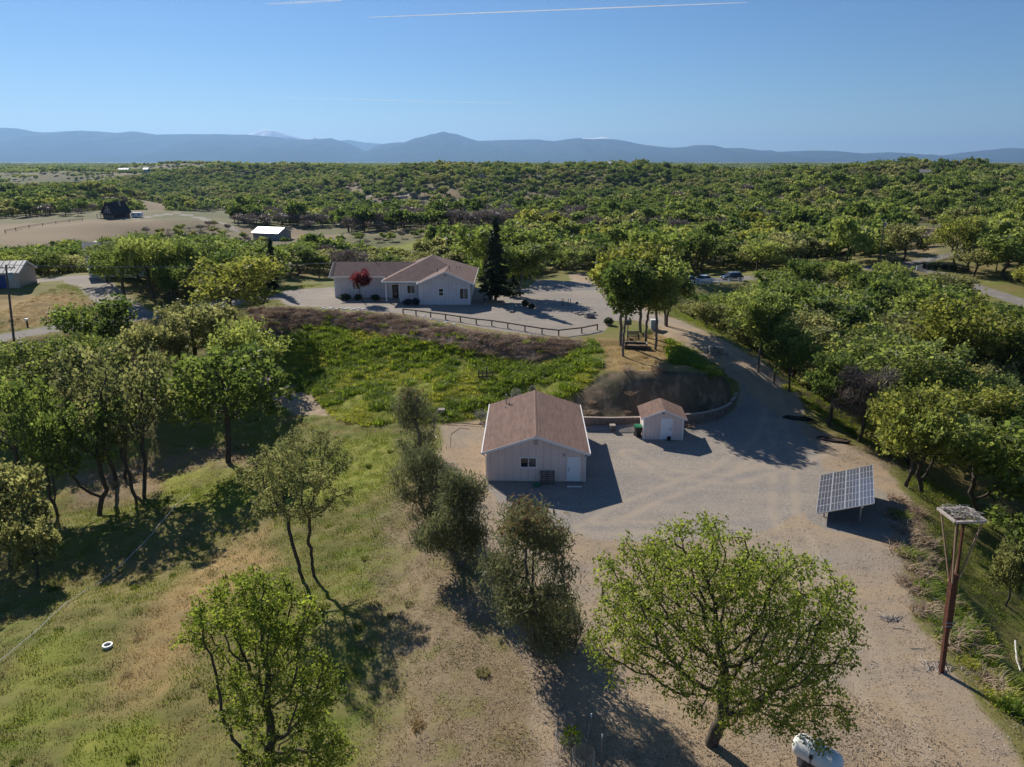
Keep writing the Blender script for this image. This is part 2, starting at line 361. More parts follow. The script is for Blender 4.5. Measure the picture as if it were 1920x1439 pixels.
ZONES = {
 'dirt': [(GL([(830, 800), (905, 790), (1095, 803), (1290, 803), (1345, 790), (1460, 770), (1560, 815), (1655, 870), (1700, 930), (1690, 1010), (1690, 1090), (1730, 1170), (1800, 1270), (1860, 1350), (1925, 1439), (1700, 1600), (1000, 1600),
                (1000, 1439), (1010, 1300), (960, 1200), (900, 1080), (860, 980), (810, 900)]), 0.8),
          (GL([(545, 690), (620, 780), (560, 775), (480, 715)]), 0.6), (GL([(1070, 512), (1200, 508), (1200, 530), (1060, 545)]), .8)],
 'gravel': [(GL([(1096, 804), (1200, 808), (1292, 804), (1347, 790), (1386, 768), (1388, 725), (1440, 760), (1500, 800), (1535, 840), (1545, 885), (1520, 930), (1510, 965), (1430, 1000), (1250, 1015), (1120, 1010), (1010, 985), (935, 945), (912, 906), (1000, 880), (1090, 880)]), 0.5),
            (GL([(1528, 890), (1570, 880), (1660, 925), (1700, 950), (1660, 1010), (1560, 995), (1505, 975)]), .4), (GL([(1505, 1040), (1560, 1042), (1570, 1062), (1520, 1060)]), .3),
            (GL([(527, 566), (530, 546), (620, 538), (760, 545), (900, 545), (985, 552), (1000, 528), (1110, 528), (1150, 545), (1190, 572), (1240, 600), (1225, 612), (1205, 600), (1152, 603), (1130, 624), (1080, 632), (1000, 629), (900, 616), (760, 590), (640, 580), (540, 574)]), 0.5)],
 'road': [],
 'green': [(GL([(510, 690), (535, 630), (600, 607), (700, 626), (800, 645), (900, 668), (1000, 684), (1060, 675), (1110, 645), (1130, 668), (1125, 690), (1075, 735), (1000, 765), (900, 772), (830, 792), (700, 795), (640, 785), (600, 740), (540, 730)]), 1.2),
           (GL([(1255, 640), (1325, 690), (1345, 700), (1330, 706), (1260, 680)]), 0.6), (GL([(1460, 715), (1530, 765), (1600, 815), (1560, 790), (1500, 740)]), .6),
           (GL([(1720, 1060), (1760, 1090), (1830, 1180), (1920, 1290), (1930, 1350), (1870, 1330), (1790, 1210), (1730, 1120)]), 0.8),
           (GL([(20, 1280), (100, 1180), (190, 1200), (160, 1300), (60, 1400), (0, 1439), (-50, 1380)]), 3.0), (GL([(150, 1390), (260, 1360), (280, 1439), (130, 1480)]), 2.0), (GL([(1670, 545), (1740, 548), (1760, 570), (1670, 575)]), 2), (GL([(700, 470), (790, 452), (800, 462), (720, 480)]), 4),
           (GL([(560, 850), (740, 800), (740, 900), (640, 950), (540, 960), (330, 960), (300, 900), (430, 880)]), 2.5)],
 'dry': [(GL([(1080, 640), (1125, 634), (1165, 640), (1240, 622), (1290, 660), (1320, 688), (1260, 698), (1180, 696), (1130, 690), (1140, 672), (1110, 655)]), 0.6),
         (GL([(400, 1030), (500, 990), (520, 1060), (420, 1130), (330, 1240), (240, 1300), (260, 1200)]), 4.0), (GL([(230, 650), (270, 655), (300, 700), (260, 690)]), 1.0), (GL([(0, 555), (120, 545), (200, 580), (130, 600), (0, 620)]), 3.0),
         (GL([(-100, 430), (60, 418), (200, 412), (300, 412), (330, 425), (250, 440), (150, 452), (80, 470), (-100, 490)]), 6.0), (GL([(440, 425), (560, 425), (650, 445), (560, 452), (470, 445)]), 5.0), (GL([(265, 383), (310, 378), (312, 396), (270, 396)]), 5), (GL([(830, 352), (860, 350), (850, 368), (750, 366)]), 10),
         (GL([(650, 352), (675, 352), (690, 375), (650, 372)]), 6), (GL([(960, 362), (1020, 360), (1025, 368), (970, 370)]), 8), (GL([(1610, 372), (1640, 370), (1640, 385), (1615, 385)]), 5), (GL([(1720, 425), (1760, 430), (1755, 470), (1700, 482)]), 3), (GL([(1545, 360), (1580, 358), (1580, 366), (1545, 368)]), 8)],
 'litter': [(GL([(810, 900), (860, 960), (930, 1080), (1010, 1230), (1060, 1320), (1250, 1439), (1250, 1600), (700, 1600), (730, 1439), (720, 1250), (690, 1120), (720, 1020), (750, 930)]), 3.0), (GL([(1300, 1330), (1500, 1280), (1640, 1330), (1760, 1439), (1800, 1600), (1250, 1600), (1200, 1439)]), 1.2), (GL([(1590, 835), (1660, 850), (1690, 880), (1660, 890), (1600, 862)]), .5),
            (GL([(1690, 930), (1720, 960), (1740, 1050), (1800, 1180), (1890, 1310), (1860, 1330), (1760, 1190), (1700, 1080), (1680, 1000)]), .6), (GL([(330, 850), (430, 840), (560, 850), (440, 890), (300, 925), (120, 960), (100, 900), (250, 860)]), 2.0)],
 'brush': [(GL([(470, 580), (540, 578), (640, 584), (740, 592), (800, 604), (900, 622), (1000, 634), (1090, 638), (1095, 655), (1030, 672), (980, 678), (880, 656), (760, 630), (640, 608), (550, 612), (490, 640)]), 0.8)],
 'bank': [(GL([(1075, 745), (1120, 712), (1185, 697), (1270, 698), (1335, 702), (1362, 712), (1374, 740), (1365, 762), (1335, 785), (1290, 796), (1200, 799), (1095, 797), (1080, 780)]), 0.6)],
}
ZONES['gravel'].append((np.array([(6.5, 68.9), (12.5, 68.8), (16.0, 69.4), (18.7, 69.95), (20.75, 71.05), (22.45, 72.8), (23.8, 74.95), (24.5, 77.2), (24.9, 77.6), (26, 73), (26, 69), (24, 64), (7, 64)]), 0.5))
fx, fy = gv[:, 0], gv[:, 1]
nearm = (np.hypot(fx, fy) < 2500)
zw = {}
for zn, lst in ZONES.items():
    w = np.zeros(len(gv))
    X = fx[nearm]; Y = fy[nearm]; wn_ = np.zeros(nearm.sum())
    jit = fbm(X / 5.0, Y / 5.0, 31, 3)
    for poly, soft in lst:
        wn_ = np.maximum(wn_, 1 - sstep(-soft, soft, poly_sd(X, Y, poly) + jit * soft * 1.2))
    if zn == 'road':
        for ln, hw in ((ROADL, 2.3), (ROADR, 2.5), (DRIVER, 1.9)):
            d, _ = line_d(X, Y, ln); wn_ = np.maximum(wn_, 1 - sstep(hw - .4, hw + .4, d))
    if zn == 'dirt':
        d, _ = line_d(X, Y, DRIVE); wn_ = np.maximum(wn_, 1 - sstep(2.5, 3.5, d + jit))
    if zn == 'gravel':
        for ln, hw in ((DRIVEL, 2.6),):
            d, _ = line_d(X, Y, ln); wn_ = np.maximum(wn_, 1 - sstep(hw - .5, hw + .5, d + jit))
        for pl in ([(165, 408), (260, 412), (330, 400), (380, 412), (440, 432)], [(600, 372), (700, 368), (800, 366), (850, 372)], [(1370, 378), (1480, 372), (1560, 372)]):
            g = GL(pl); g3 = np.c_[g, np.zeros(len(g))]; d, _ = line_d(X, Y, g3); wn_ = np.maximum(wn_, 1 - sstep(1.5, 3.5, d))
    w[nearm] = wn_; zw[zn] = w
r_ = np.hypot(fx, fy)
zw['farland'] = sstep(160, 320, r_)
trk = np.zeros(len(gv)); X = fx[nearm]; Y = fy[nearm]; tn = np.zeros(len(X))
for pl in ([(1165, 570), (1225, 598), (1285, 624), (1345, 655), (1400, 693), (1440, 730), (1455, 770), (1430, 830), (1350, 885), (1230, 930), (1130, 975)], [(1450, 760), (1470, 850), (1470, 960), (1520, 1060), (1590, 1180), (1660, 1320), (1730, 1460)], [(1180, 850), (1260, 890), (1370, 900), (1470, 870), (1530, 850)], [(1100, 990), (1240, 990), (1380, 1000), (1480, 1040), (1560, 1130)]):
    g = GL(pl); d, _ = line_d(X, Y, np.c_[g, np.zeros(len(g))]); d = d + 0.35 * fbm(X / 3., Y / 3., 88, 2)
    tn = np.maximum(tn, 1 - sstep(.12, .55, np.abs(d - .8)))
trk[nearm] = tn; zw['track'] = trk
def build_ground_material():
    m = bpy.data.materials.new('ground'); m.use_nodes = True; nt = m.node_tree; L = nt.links.new
    b = nt.nodes['Principled BSDF']; b.inputs['Roughness'].default_value = 0.92; b.inputs['Specular IOR Level'].default_value = 0.12
    geo = _node(nt, 'ShaderNodeNewGeometry')
    def noise(scale, detail=5, rough=0.6, stretch=None):
        n = _node(nt, 'ShaderNodeTexNoise'); n.inputs['Scale'].default_value = scale; n.inputs['Detail'].default_value = detail; n.inputs['Roughness'].default_value = rough
        if stretch:
            mp = _node(nt, 'ShaderNodeMapping'); mp.inputs['Scale'].default_value = stretch[:3]
            if len(stretch) > 3: mp.inputs['Rotation'].default_value = (0, 0, stretch[3])
            L(geo.outputs['Position'], mp.inputs['Vector']); L(mp.outputs['Vector'], n.inputs['Vector'])
        else: L(geo.outputs['Position'], n.inputs['Vector'])
        return n.outputs['Fac']
    def rng_(v, a, b_, lo=0.0, hi=1.0):
        r = _node(nt, 'ShaderNodeMapRange'); r.inputs['From Min'].default_value = a; r.inputs['From Max'].default_value = b_
        r.inputs['To Min'].default_value = lo; r.inputs['To Max'].default_value = hi; L(v, r.inputs['Value']); return r.outputs['Result']
    def mix(f, A, B, typ='MIX'):
        x = _node(nt, 'ShaderNodeMix', data_type='RGBA', blend_type=typ)
        for s, v in (('A', A), ('B', B)):
            if isinstance(v, tuple): x.inputs[s].default_value = rgba(v)
            else: L(v, x.inputs[s])
        if isinstance(f, float): x.inputs['Factor'].default_value = f
        else: L(f, x.inputs['Factor'])
        return x.outputs['Result']
    def math_(op, a, b_=None):
        x = _node(nt, 'ShaderNodeMath', operation=op)
        for i, v in enumerate((a, b_)):
            if v is None: continue
            if isinstance(v, (int, float)): x.inputs[i].default_value = v
            else: L(v, x.inputs[i])
        return x.outputs[0]
    def attr(n): 
        a = _node(nt, 'ShaderNodeAttribute', attribute_name=n); return a.outputs['Fac']
    nbig = noise(0.07, 4); nmid = noise(0.45, 5); nfine = noise(3.0, 6, 0.7); nstreak = noise(0.5, 5, 0.65, (0.45, 2.2, 1, 0.6)); nvf = noise(16.0, 5, 0.8)
    edge = math_('ADD', math_('MULTIPLY', math_('SUBTRACT', nmid, 0.5), 0.9), math_('MULTIPLY', math_('SUBTRACT', nfine, 0.5), 0.7))
    def zone(n, sharp=0.22):
        return rng_(math_('ADD', attr(n), math_('MULTIPLY', edge, 1.15)), 0.5 - sharp, 0.5 + sharp)
    # base: meadow grass, green to straw
    grass = mix(rng_(nstreak, 0.38, 0.62), (0.145, 0.175, 0.036), (0.225, 0.20, 0.070))
    grass = mix(rng_(nbig, 0.46, 0.66), grass, (0.24, 0.19, 0.08))
    grass = mix(rng_(nfine, 0.5, 0.75, 0.0, 0.6), grass, (0.10, 0.10, 0.03))
    farc = mix(rng_(noise(0.012, 4), 0.42, 0.6), (0.125, 0.135, 0.055), (0.20, 0.165, 0.095))
    c = mix(attr('farland'), grass, farc)
    litter = mix(rng_(nfine, 0.35, 0.65), (0.22, 0.165, 0.10), (0.33, 0.25, 0.155))
    litter = mix(rng_(nvf, 0.55, 0.68, 0, 0.8), litter, (0.40, 0.33, 0.23))
    litter = mix(rng_(nvf, 0.42, 0.32, 0, 0.7), litter, (0.12, 0.09, 0.06))
    litter = mix(rng_(nmid, 0.50, 0.66, 0, .75), litter, (0.19, 0.185, 0.06))
    c = mix(zone('litter', 0.35), c, litter)
    dry = mix(rng_(nstreak, 0.35, 0.65), (0.40, 0.27, 0.12), (0.30, 0.22, 0.10)); dry = mix(rng_(nfine, 0.5, 0.8, 0, 0.5), dry, (0.21, 0.17, 0.07))
    dry = mix(attr('farland'), dry, (0.245, 0.185, 0.115))
    c = mix(zone('dry', 0.4), c, dry)
    green = mix(rng_(nmid, 0.4, 0.62), (0.20, 0.23, 0.035), (0.28, 0.28, 0.06)); green = mix(rng_(nfine, 0.5, 0.8, 0, 0.6), green, (0.07, 0.10, 0.018))
    c = mix(zone('green', 0.3), c, green)
    brush = mix(rng_(nfine, 0.35, 0.6), (0.24, 0.17, 0.13), (0.36, 0.27, 0.215))
    c = mix(zone('brush'), c, brush)
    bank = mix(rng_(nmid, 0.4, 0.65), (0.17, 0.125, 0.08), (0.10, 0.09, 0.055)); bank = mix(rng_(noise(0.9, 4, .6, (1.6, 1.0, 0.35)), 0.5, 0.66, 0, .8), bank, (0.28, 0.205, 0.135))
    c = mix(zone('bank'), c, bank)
    ntrack0 = noise(0.30, 3, 0.5, (0.22, 1.2, 1, 1.0))
    dirt = mix(rng_(nmid, 0.35, 0.65), (0.40, 0.295, 0.19), (0.345, 0.27, 0.195)); dirt = mix(rng_(nvf, 0.58, 0.72, 0, .55), dirt, (0.50, 0.43, 0.34)); dirt = mix(rng_(nvf, 0.42, 0.3, 0, .5), dirt, (0.16, 0.12, 0.09))
    dirt = mix(rng_(nbig, 0.45, 0.65, 0, .7), dirt, (0.33, 0.285, 0.235)); dirt = mix(rng_(ntrack0, 0.5, 0.62, 0, .6), dirt, (0.43, 0.32, 0.20)); dirt = mix(rng_(noise(0.9, 5, .7), 0.56, 0.7, 0, .6), dirt, (0.21, 0.16, 0.115))
    dirt = mix(math_('MULTIPLY', attr('track'), rng_(nmid, 0.35, 0.6, .2, .7)), dirt, (0.45, 0.36, 0.26))
    c = mix(zone('dirt'), c, dirt)
    ntrack = noise(0.35, 3, 0.5, (0.25, 1.1, 1, 0.25))
    grav = mix(rng_(nmid, 0.4, 0.6), (0.262, 0.235, 0.208), (0.292, 0.255, 0.215)); grav = mix(rng_(ntrack, 0.48, 0.60, 0, .75), grav, (0.35, 0.295, 0.235)); grav = mix(rng_(noise(0.16, 4, .6), 0.52, 0.66, 0, .6), grav, (0.225, 0.205, 0.185)); grav = mix(rng_(noise(0.7, 5, .7), 0.60, 0.72, 0, .5), grav, (0.20, 0.17, 0.14))
    vor = _node(nt, 'ShaderNodeTexVoronoi'); vor.inputs['Scale'].default_value = 11.0; L(geo.outputs['Position'], vor.inputs['Vector'])
    sp = _node(nt, 'ShaderNodeSeparateColor'); L(vor.outputs['Color'], sp.inputs['Color'])
    grav = mix(rng_(sp.outputs[0], 0.0, 1.0, 0.0, 0.55), grav, mix(sp.outputs[1], (0.16, 0.145, 0.13), (0.52, 0.46, 0.40)))
    grav = mix(math_('MULTIPLY', attr('track'), rng_(nmid, 0.35, 0.6, .25, .85)), grav, (0.40, 0.33, 0.255))
    c = mix(zone('gravel'), c, grav)
    road = mix(rng_(nmid, 0.35, 0.65), (0.22, 0.20, 0.185), (0.28, 0.25, 0.22)); road = mix(rng_(nvf, 0.5, 0.7, 0, .4), road, (0.34, 0.30, 0.26))
    c = mix(zone('road', 0.12), c, road)
    L(c, b.inputs['Base Color'])
    hh = math_('ADD', math_('MULTIPLY', nfine, 0.05), math_('MULTIPLY', nvf, 0.035))
    soft = math_('MAXIMUM', attr('gravel'), attr('road'))
    bp = _node(nt, 'ShaderNodeBump'); bp.inputs['Distance'].default_value = 1.0
    L(math_('SUBTRACT', 0.85, math_('MULTIPLY', soft, 0.55)), bp.inputs['Strength'])
    L(hh, bp.inputs['Height']); L(bp.outputs['Normal'], b.inputs['Normal'])
    return m
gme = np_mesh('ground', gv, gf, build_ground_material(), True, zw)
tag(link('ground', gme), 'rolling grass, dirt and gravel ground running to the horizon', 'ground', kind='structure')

# ------------------------------------------------------------------ mountains on the horizon
RIDGE_L = [(-1500, 262), (-900, 250), (-500, 255), (-200, 246), (0, 240), (30, 240.7), (63, 247), (83, 249), (110, 247.5), (153, 245), (180, 246.7), (220, 249.5), (240, 246.7), (260, 247.5), (293, 252.6), (350, 251.6), (400, 252), (463, 253), (500, 256), (533, 259.5), (573, 262), (600, 261), (620, 259), (640, 265), (660, 272), (673, 278), (690, 287), (705, 294), (740, 300), (900, 303)]
RIDGE_R = [(640, 303), (680, 295), (697, 283), (720, 270), (737, 268), (773, 266), (807, 257), (825, 251), (837, 249), (857, 252), (880, 260), (897, 264.7), (940, 263), (1007, 261.7), (1040, 265), (1060, 262), (1087, 258.7), (1110, 259), (1130, 257), (1147, 261), (1163, 262.7), (1207, 271.7), (1257, 277), (1280, 276.7), (1307, 272), (1325, 275), (1347, 279), (1390, 277.7), (1430, 283), (1443, 282), (1457, 285), (1513, 283), (1566, 286.5), (1573, 284), (1583, 288.7), (1625, 288), (1667, 286), (1700, 289), (1737, 292.7), (1780, 291), (1800, 286.7), (1853, 281.7), (1893, 277.7), (1920, 279), (2000, 274), (2200, 280), (2500, 268), (2900, 272), (3400, 276)]
REAR_1 = [(380, 275), (440, 260), (463, 254), (475, 249.5), (483, 246.7), (492, 244.5), (500, 243), (513, 244), (522, 247), (533, 250.7), (555, 257), (573, 260.7), (582, 259), (590, 257), (600, 262), (640, 285)]
REAR_2 = [(560, 285), (610, 270), (632, 266), (640, 264), (653, 262.7), (668, 265), (680, 267), (700, 268.5), (717, 270.7), (760, 285)]
def range_mesh(name, prof, dist, depth, seed, m, step):
    prof = np.array(prof, float); xs = np.arange(prof[0, 0], prof[-1, 0] + .1, step)
    py = np.interp(xs, prof[:, 0], prof[:, 1]) + 0.8 * fbm(xs / 14.0, xs * 0 + seed, seed, 3)
    top = np.array([PD(a, b, dist) for a, b in zip(xs, py)])
    n = 26; T = np.linspace(0, 1, n); V = []
    for t in T:
        x = top[:, 0]; y = dist - depth * t
        ridge = 0.75 * fbm(x / 1500.0 + 0.25 * t * math.sin(seed), np.full_like(x, y / 4200.0), seed + 3, 4) * math.sin(math.pi * min(1, t * 1.15))
        z = -60 + (top[:, 2] + 60) * np.clip((1 - t) ** 1.25 + ridge * (1 - t), 0, 1)
        V.append(np.stack([x, np.full_like(x, y), z], -1))
    V.insert(0, np.stack([top[:, 0], np.full(len(xs), dist + 3500.0), np.full(len(xs), -60.0)], -1))
    V = np.array(V); nc = len(xs); k = np.arange(n)[:, None] * nc + np.arange(nc - 1)[None, :]
    f = np.stack([k + nc, k + nc + 1, k + 1, k], -1).reshape(-1, 4)
    return np_mesh(name, V.reshape(-1, 3), f, m, True)
def mountain_mat(name, snow_z, snow_soft, snow_x=None):
    m = bpy.data.materials.new(name); m.use_nodes = True; nt = m.node_tree; L = nt.links.new
    b = nt.nodes['Principled BSDF']; b.inputs['Roughness'].default_value = 1.0; b.inputs['Specular IOR Level'].default_value = 0
    geo = _node(nt, 'ShaderNodeNewGeometry'); sx = _node(nt, 'ShaderNodeSeparateXYZ'); L(geo.outputs['Position'], sx.inputs[0])
    nz = _node(nt, 'ShaderNodeTexNoise'); nz.inputs['Scale'].default_value = 0.0022; nz.inputs['Detail'].default_value = 6; L(geo.outputs['Position'], nz.inputs['Vector'])
    a = _node(nt, 'ShaderNodeMath', operation='MULTIPLY_ADD'); L(nz.outputs['Fac'], a.inputs[0]); a.inputs[1].default_value = snow_soft; L(sx.outputs['Z'], a.inputs[2])
    r = _node(nt, 'ShaderNodeMapRange'); r.inputs['From Min'].default_value = snow_z + snow_soft * 0.5; r.inputs['From Max'].default_value = snow_z + snow_soft * 0.62; L(a.outputs[0], r.inputs['Value'])
    fac = r.outputs['Result']
    if snow_x:
        q = _node(nt, 'ShaderNodeMath', operation='COMPARE'); L(sx.outputs['X'], q.inputs[0]); q.inputs[1].default_value = snow_x[0]; q.inputs[2].default_value = snow_x[1]
        mm = _node(nt, 'ShaderNodeMath', operation='MULTIPLY'); L(fac, mm.inputs[0]); L(q.outputs[0], mm.inputs[1]); fac = mm.outputs[0]
    c1 = _node(nt, 'ShaderNodeMix', data_type='RGBA'); c1.inputs['A'].default_value = (0.035, 0.05, 0.035, 1); c1.inputs['B'].default_value = (0.07, 0.075, 0.055, 1); L(nz.outputs['Fac'], c1.inputs['Factor'])
    c2 = _node(nt, 'ShaderNodeMix', data_type='RGBA'); L(c1.outputs['Result'], c2.inputs['A']); c2.inputs['B'].default_value = (0.85, 0.87, 0.9, 1); L(fac, c2.inputs['Factor'])
    L(c2.outputs['Result'], b.inputs['Base Color']); return m
zs = PD(1120, 261.5, 27000)[2]; xs_ = PD(1120, 260, 27000)[0]
tag(link('mountain_range', range_mesh('mountain_range', RIDGE_L, 25000.0, 7000, 3, mountain_mat('mountain_left', 5000, 10), 2.0)), 'long even blue mountain ridge on the horizon', 'mountains', kind='structure')
tag(link('mountain_range', range_mesh('mountain_range', RIDGE_R, 27000.0, 7500, 7, mountain_mat('mountain_right', zs, 60, (xs_, 520)), 2.0)), 'blue mountain ridge with a dark peak and a small snow patch', 'mountains', kind='structure')
tag(link('mountain', range_mesh('mountain', REAR_1, 28500.0, 3000, 13, mountain_mat('mountain_snow', PD(500, 262, 28500)[2], 260), 1.0)), 'snow capped mountain behind the long ridge', 'mountain', kind='structure')
tag(link('mountain', range_mesh('mountain', REAR_2, 34500.0, 5000, 19, mountain_mat('mountain_pale', 5000, 10), 1.0)), 'pale far mountain in the gap between the ridges', 'mountain', kind='structure')
# ------------------------------------------------------------------ trees
M_BARK = mat('bark', (0.105, 0.085, 0.065), 0.9, var=0.45, scale=6, bump=0.5, bscale=14)
M_BARKG = mat('bark_pale', (0.20, 0.175, 0.15), 0.9, var=0.5, scale=5, bump=0.5, bscale=14)
M_OAK = leaf_mat('leaf_oak', (0.062, 0.094, 0.027), (0.265, 0.295, 0.085), rnd=0.75)
M_OAKNEAR = leaf_mat('leaf_oak_near', (0.085, 0.118, 0.024), (0.31, 0.345, 0.075), rnd=0.1)
M_OAKDARK = leaf_mat('leaf_oak_dark', (0.048, 0.078, 0.022), (0.21, 0.25, 0.065), rnd=0.45)
M_OLIVE = leaf_mat('leaf_olive', (0.10, 0.112, 0.042), (0.29, 0.285, 0.115), rnd=0.4)
M_YELLOW = leaf_mat('leaf_yellow', (0.10, 0.115, 0.026), (0.31, 0.315, 0.085), rnd=0.4)
M_EUC = leaf_mat('leaf_euc', (0.065, 0.080, 0.038), (0.235, 0.235, 0.115), trans=0.3, rnd=0.2, rough=0.4)
M_EUCRED = leaf_mat('leaf_euc_red', (0.16, 0.09, 0.05), (0.27, 0.16, 0.09), trans=0.25, rnd=0.2)
M_BARE = leaf_mat('twig_bare', (0.13, 0.105, 0.09), (0.30, 0.25, 0.20), trans=0.1, rnd=0.5)
M_RED = leaf_mat('leaf_red', (0.05, 0.010, 0.015), (0.17, 0.045, 0.05), rnd=0.1)
M_CONIF = leaf_mat('leaf_conifer', (0.018, 0.032, 0.016), (0.075, 0.095, 0.045), trans=0.15, rnd=0.2)

def colonize(r, att, trunk, step, kill, iters=120, bias=(0, 0, 0.05), parents0=None):
    """space colonisation: grows nodes from the trunk towards the attraction points"""
    N = [np.array(t, float) for t in trunk]; par = list(parents0) if parents0 is not None else [i - 1 for i in range(len(trunk))]
    A = att.copy()
    nodes = np.array(N); near = np.full(len(A), -1); nd = np.full(len(A), 1e9)
    def upd(start):
        nonlocal near, nd
        for i in range(start, len(nodes)):
            d = np.linalg.norm(A - nodes[i], axis=1); m = d < nd; nd[m] = d[m]; near[m] = i
    upd(0)
    for it in range(iters):
        if len(A) == 0: break
        u = np.unique(near); new = []; np_ = []
        for i in u:
            v = A[near == i] - nodes[i]; v = v / (np.linalg.norm(v, axis=1, keepdims=True) + 1e-6)
            d = v.mean(0) + np.array(bias) + r.normal(0, 0.12, 3); d = d / (np.linalg.norm(d) + 1e-6)
            new.append(nodes[i] + d * step); np_.append(i)
        s0 = len(nodes); nodes = np.vstack([nodes, new]); par += np_
        # update nearest with all new nodes at once
        D = np.linalg.norm(A[:, None, :] - np.array(new)[None], axis=2); j = D.argmin(1); dm = D[np.arange(len(A)), j]
        m = dm < nd; nd[m] = dm[m]; near[m] = s0 + j[m]
        keep = nd > kill
        A = A[keep]; near = near[keep]; nd = nd[keep]
        if len(nodes) > 5200: break
    return nodes, np.array(par)

def wood_arrays(nodes, par, r_tip, r_base, rmin, k_big=6, expo=2.2):
    n = len(nodes); acc = np.zeros(n); kids = np.bincount(par[par >= 0], minlength=n)
    order = np.arange(n)[::-1]
    acc[kids == 0] = 1.0
    for i in order:
        if par[i] >= 0: acc[par[i]] += acc[i]
    rad = r_tip * acc ** (1 / expo)
    rad = np.minimum(rad * (r_base / rad.max() if rad.max() > 0 else 1) ** 0.9, r_base)
    rad = np.maximum(rad, r_tip)
    V = []; Fc = []; c = 0
    sel = [i for i in range(n) if par[i] >= 0 and rad[i] > rmin]
    for i in sel:
        a = nodes[par[i]]; b = nodes[i]; d = b - a; L = np.linalg.norm(d)
        if L < 1e-5: continue
        d = d / L; k = k_big if rad[i] > 0.05 else (4 if rad[i] > 0.02 else 3)
        up = np.array([0, 0, 1.0]) if abs(d[2]) < 0.9 else np.array([1.0, 0, 0])
        s = np.cross(d, up); s /= np.linalg.norm(s); t = np.cross(d, s)
        ra = min(rad[par[i]], rad[i] * 1.25); rb = rad[i]
        th = np.arange(k) * 2 * np.pi / k
        ring = np.cos(th)[:, None] * s + np.sin(th)[:, None] * t
        V.append(a - d * ra * 0.3 + ring * ra); V.append(b + ring * rb)
        for j in range(k): Fc.append((c + j, c + (j + 1) % k, c + k + (j + 1) % k, c + k + j))
        c += 2 * k
    return np.vstack(V), np.array(Fc), rad, kids, acc

def cards(r, cen, size, aspect=0.6, normal=None, hang=0.0, fold=0.0):
    """kite shaped leaf faces, one per centre"""
    n = len(cen); d = r.normal(0, 1, (n, 3)); d[:, 2] -= hang * 2.0
    d /= np.linalg.norm(d, axis=1, keepdims=True)
    q = r.normal(0, 1, (n, 3))
    if normal is not None: q = q * 0.7 + np.cross(d, normal)
    s = np.cross(d, q); s /= np.linalg.norm(s, axis=1, keepdims=True) + 1e-9
    sz = (size * np.clip(r.lognormal(0, .38, n), .4, 2.0))[:, None]
    w = sz * aspect * 0.5
    V = np.stack([cen - d * sz * 0.5, cen + s * w + d * sz * 0.05, cen + d * sz * 0.5, cen - s * w + d * sz * 0.05], 1).reshape(-1, 3)
    Fc = np.arange(4 * n).reshape(-1, 4)
    return V, Fc

def lobes_points(r, lobes, n):
    """random points in a union of ellipsoids, denser to the shell"""
    vol = np.array([l[3] * l[4] * l[5] for l in lobes]); pick = r.choice(len(lobes), n, p=vol / vol.sum()); L = np.array(lobes)[pick]
    v = r.normal(0, 1, (n, 3)); v /= np.linalg.norm(v, axis=1, keepdims=True); rr = r.uniform(0, 1, n)[:, None] ** (1 / 4.0)
    return L[:, :3] + v * rr * L[:, 3:6]

def oak_lobes(r, H, Wd, base, n=9, flat=0.75, lob=0.30):
    """lumpy round crown from base height to H"""
    cz = (base + H) / 2; hz_ = (H - base) / 2; out = [(0, 0, cz, Wd * 0.30, Wd * 0.30, hz_ * 0.62)]
    for i in range(n):
        a = 2 * math.pi * (i + r.uniform(-.3, .3)) / n * 2.0; el = r.uniform(-0.6, 1.2)
        rad = Wd * 0.5 * (1 - lob) * math.cos(el) ** 0.6; s = Wd * lob * 0.5 * r.uniform(0.75, 1.25)
        out.append((rad * math.cos(a), rad * math.sin(a), cz + hz_ * (1 - lob * 0.7) * math.sin(el), s, s, s * flat))
    return out

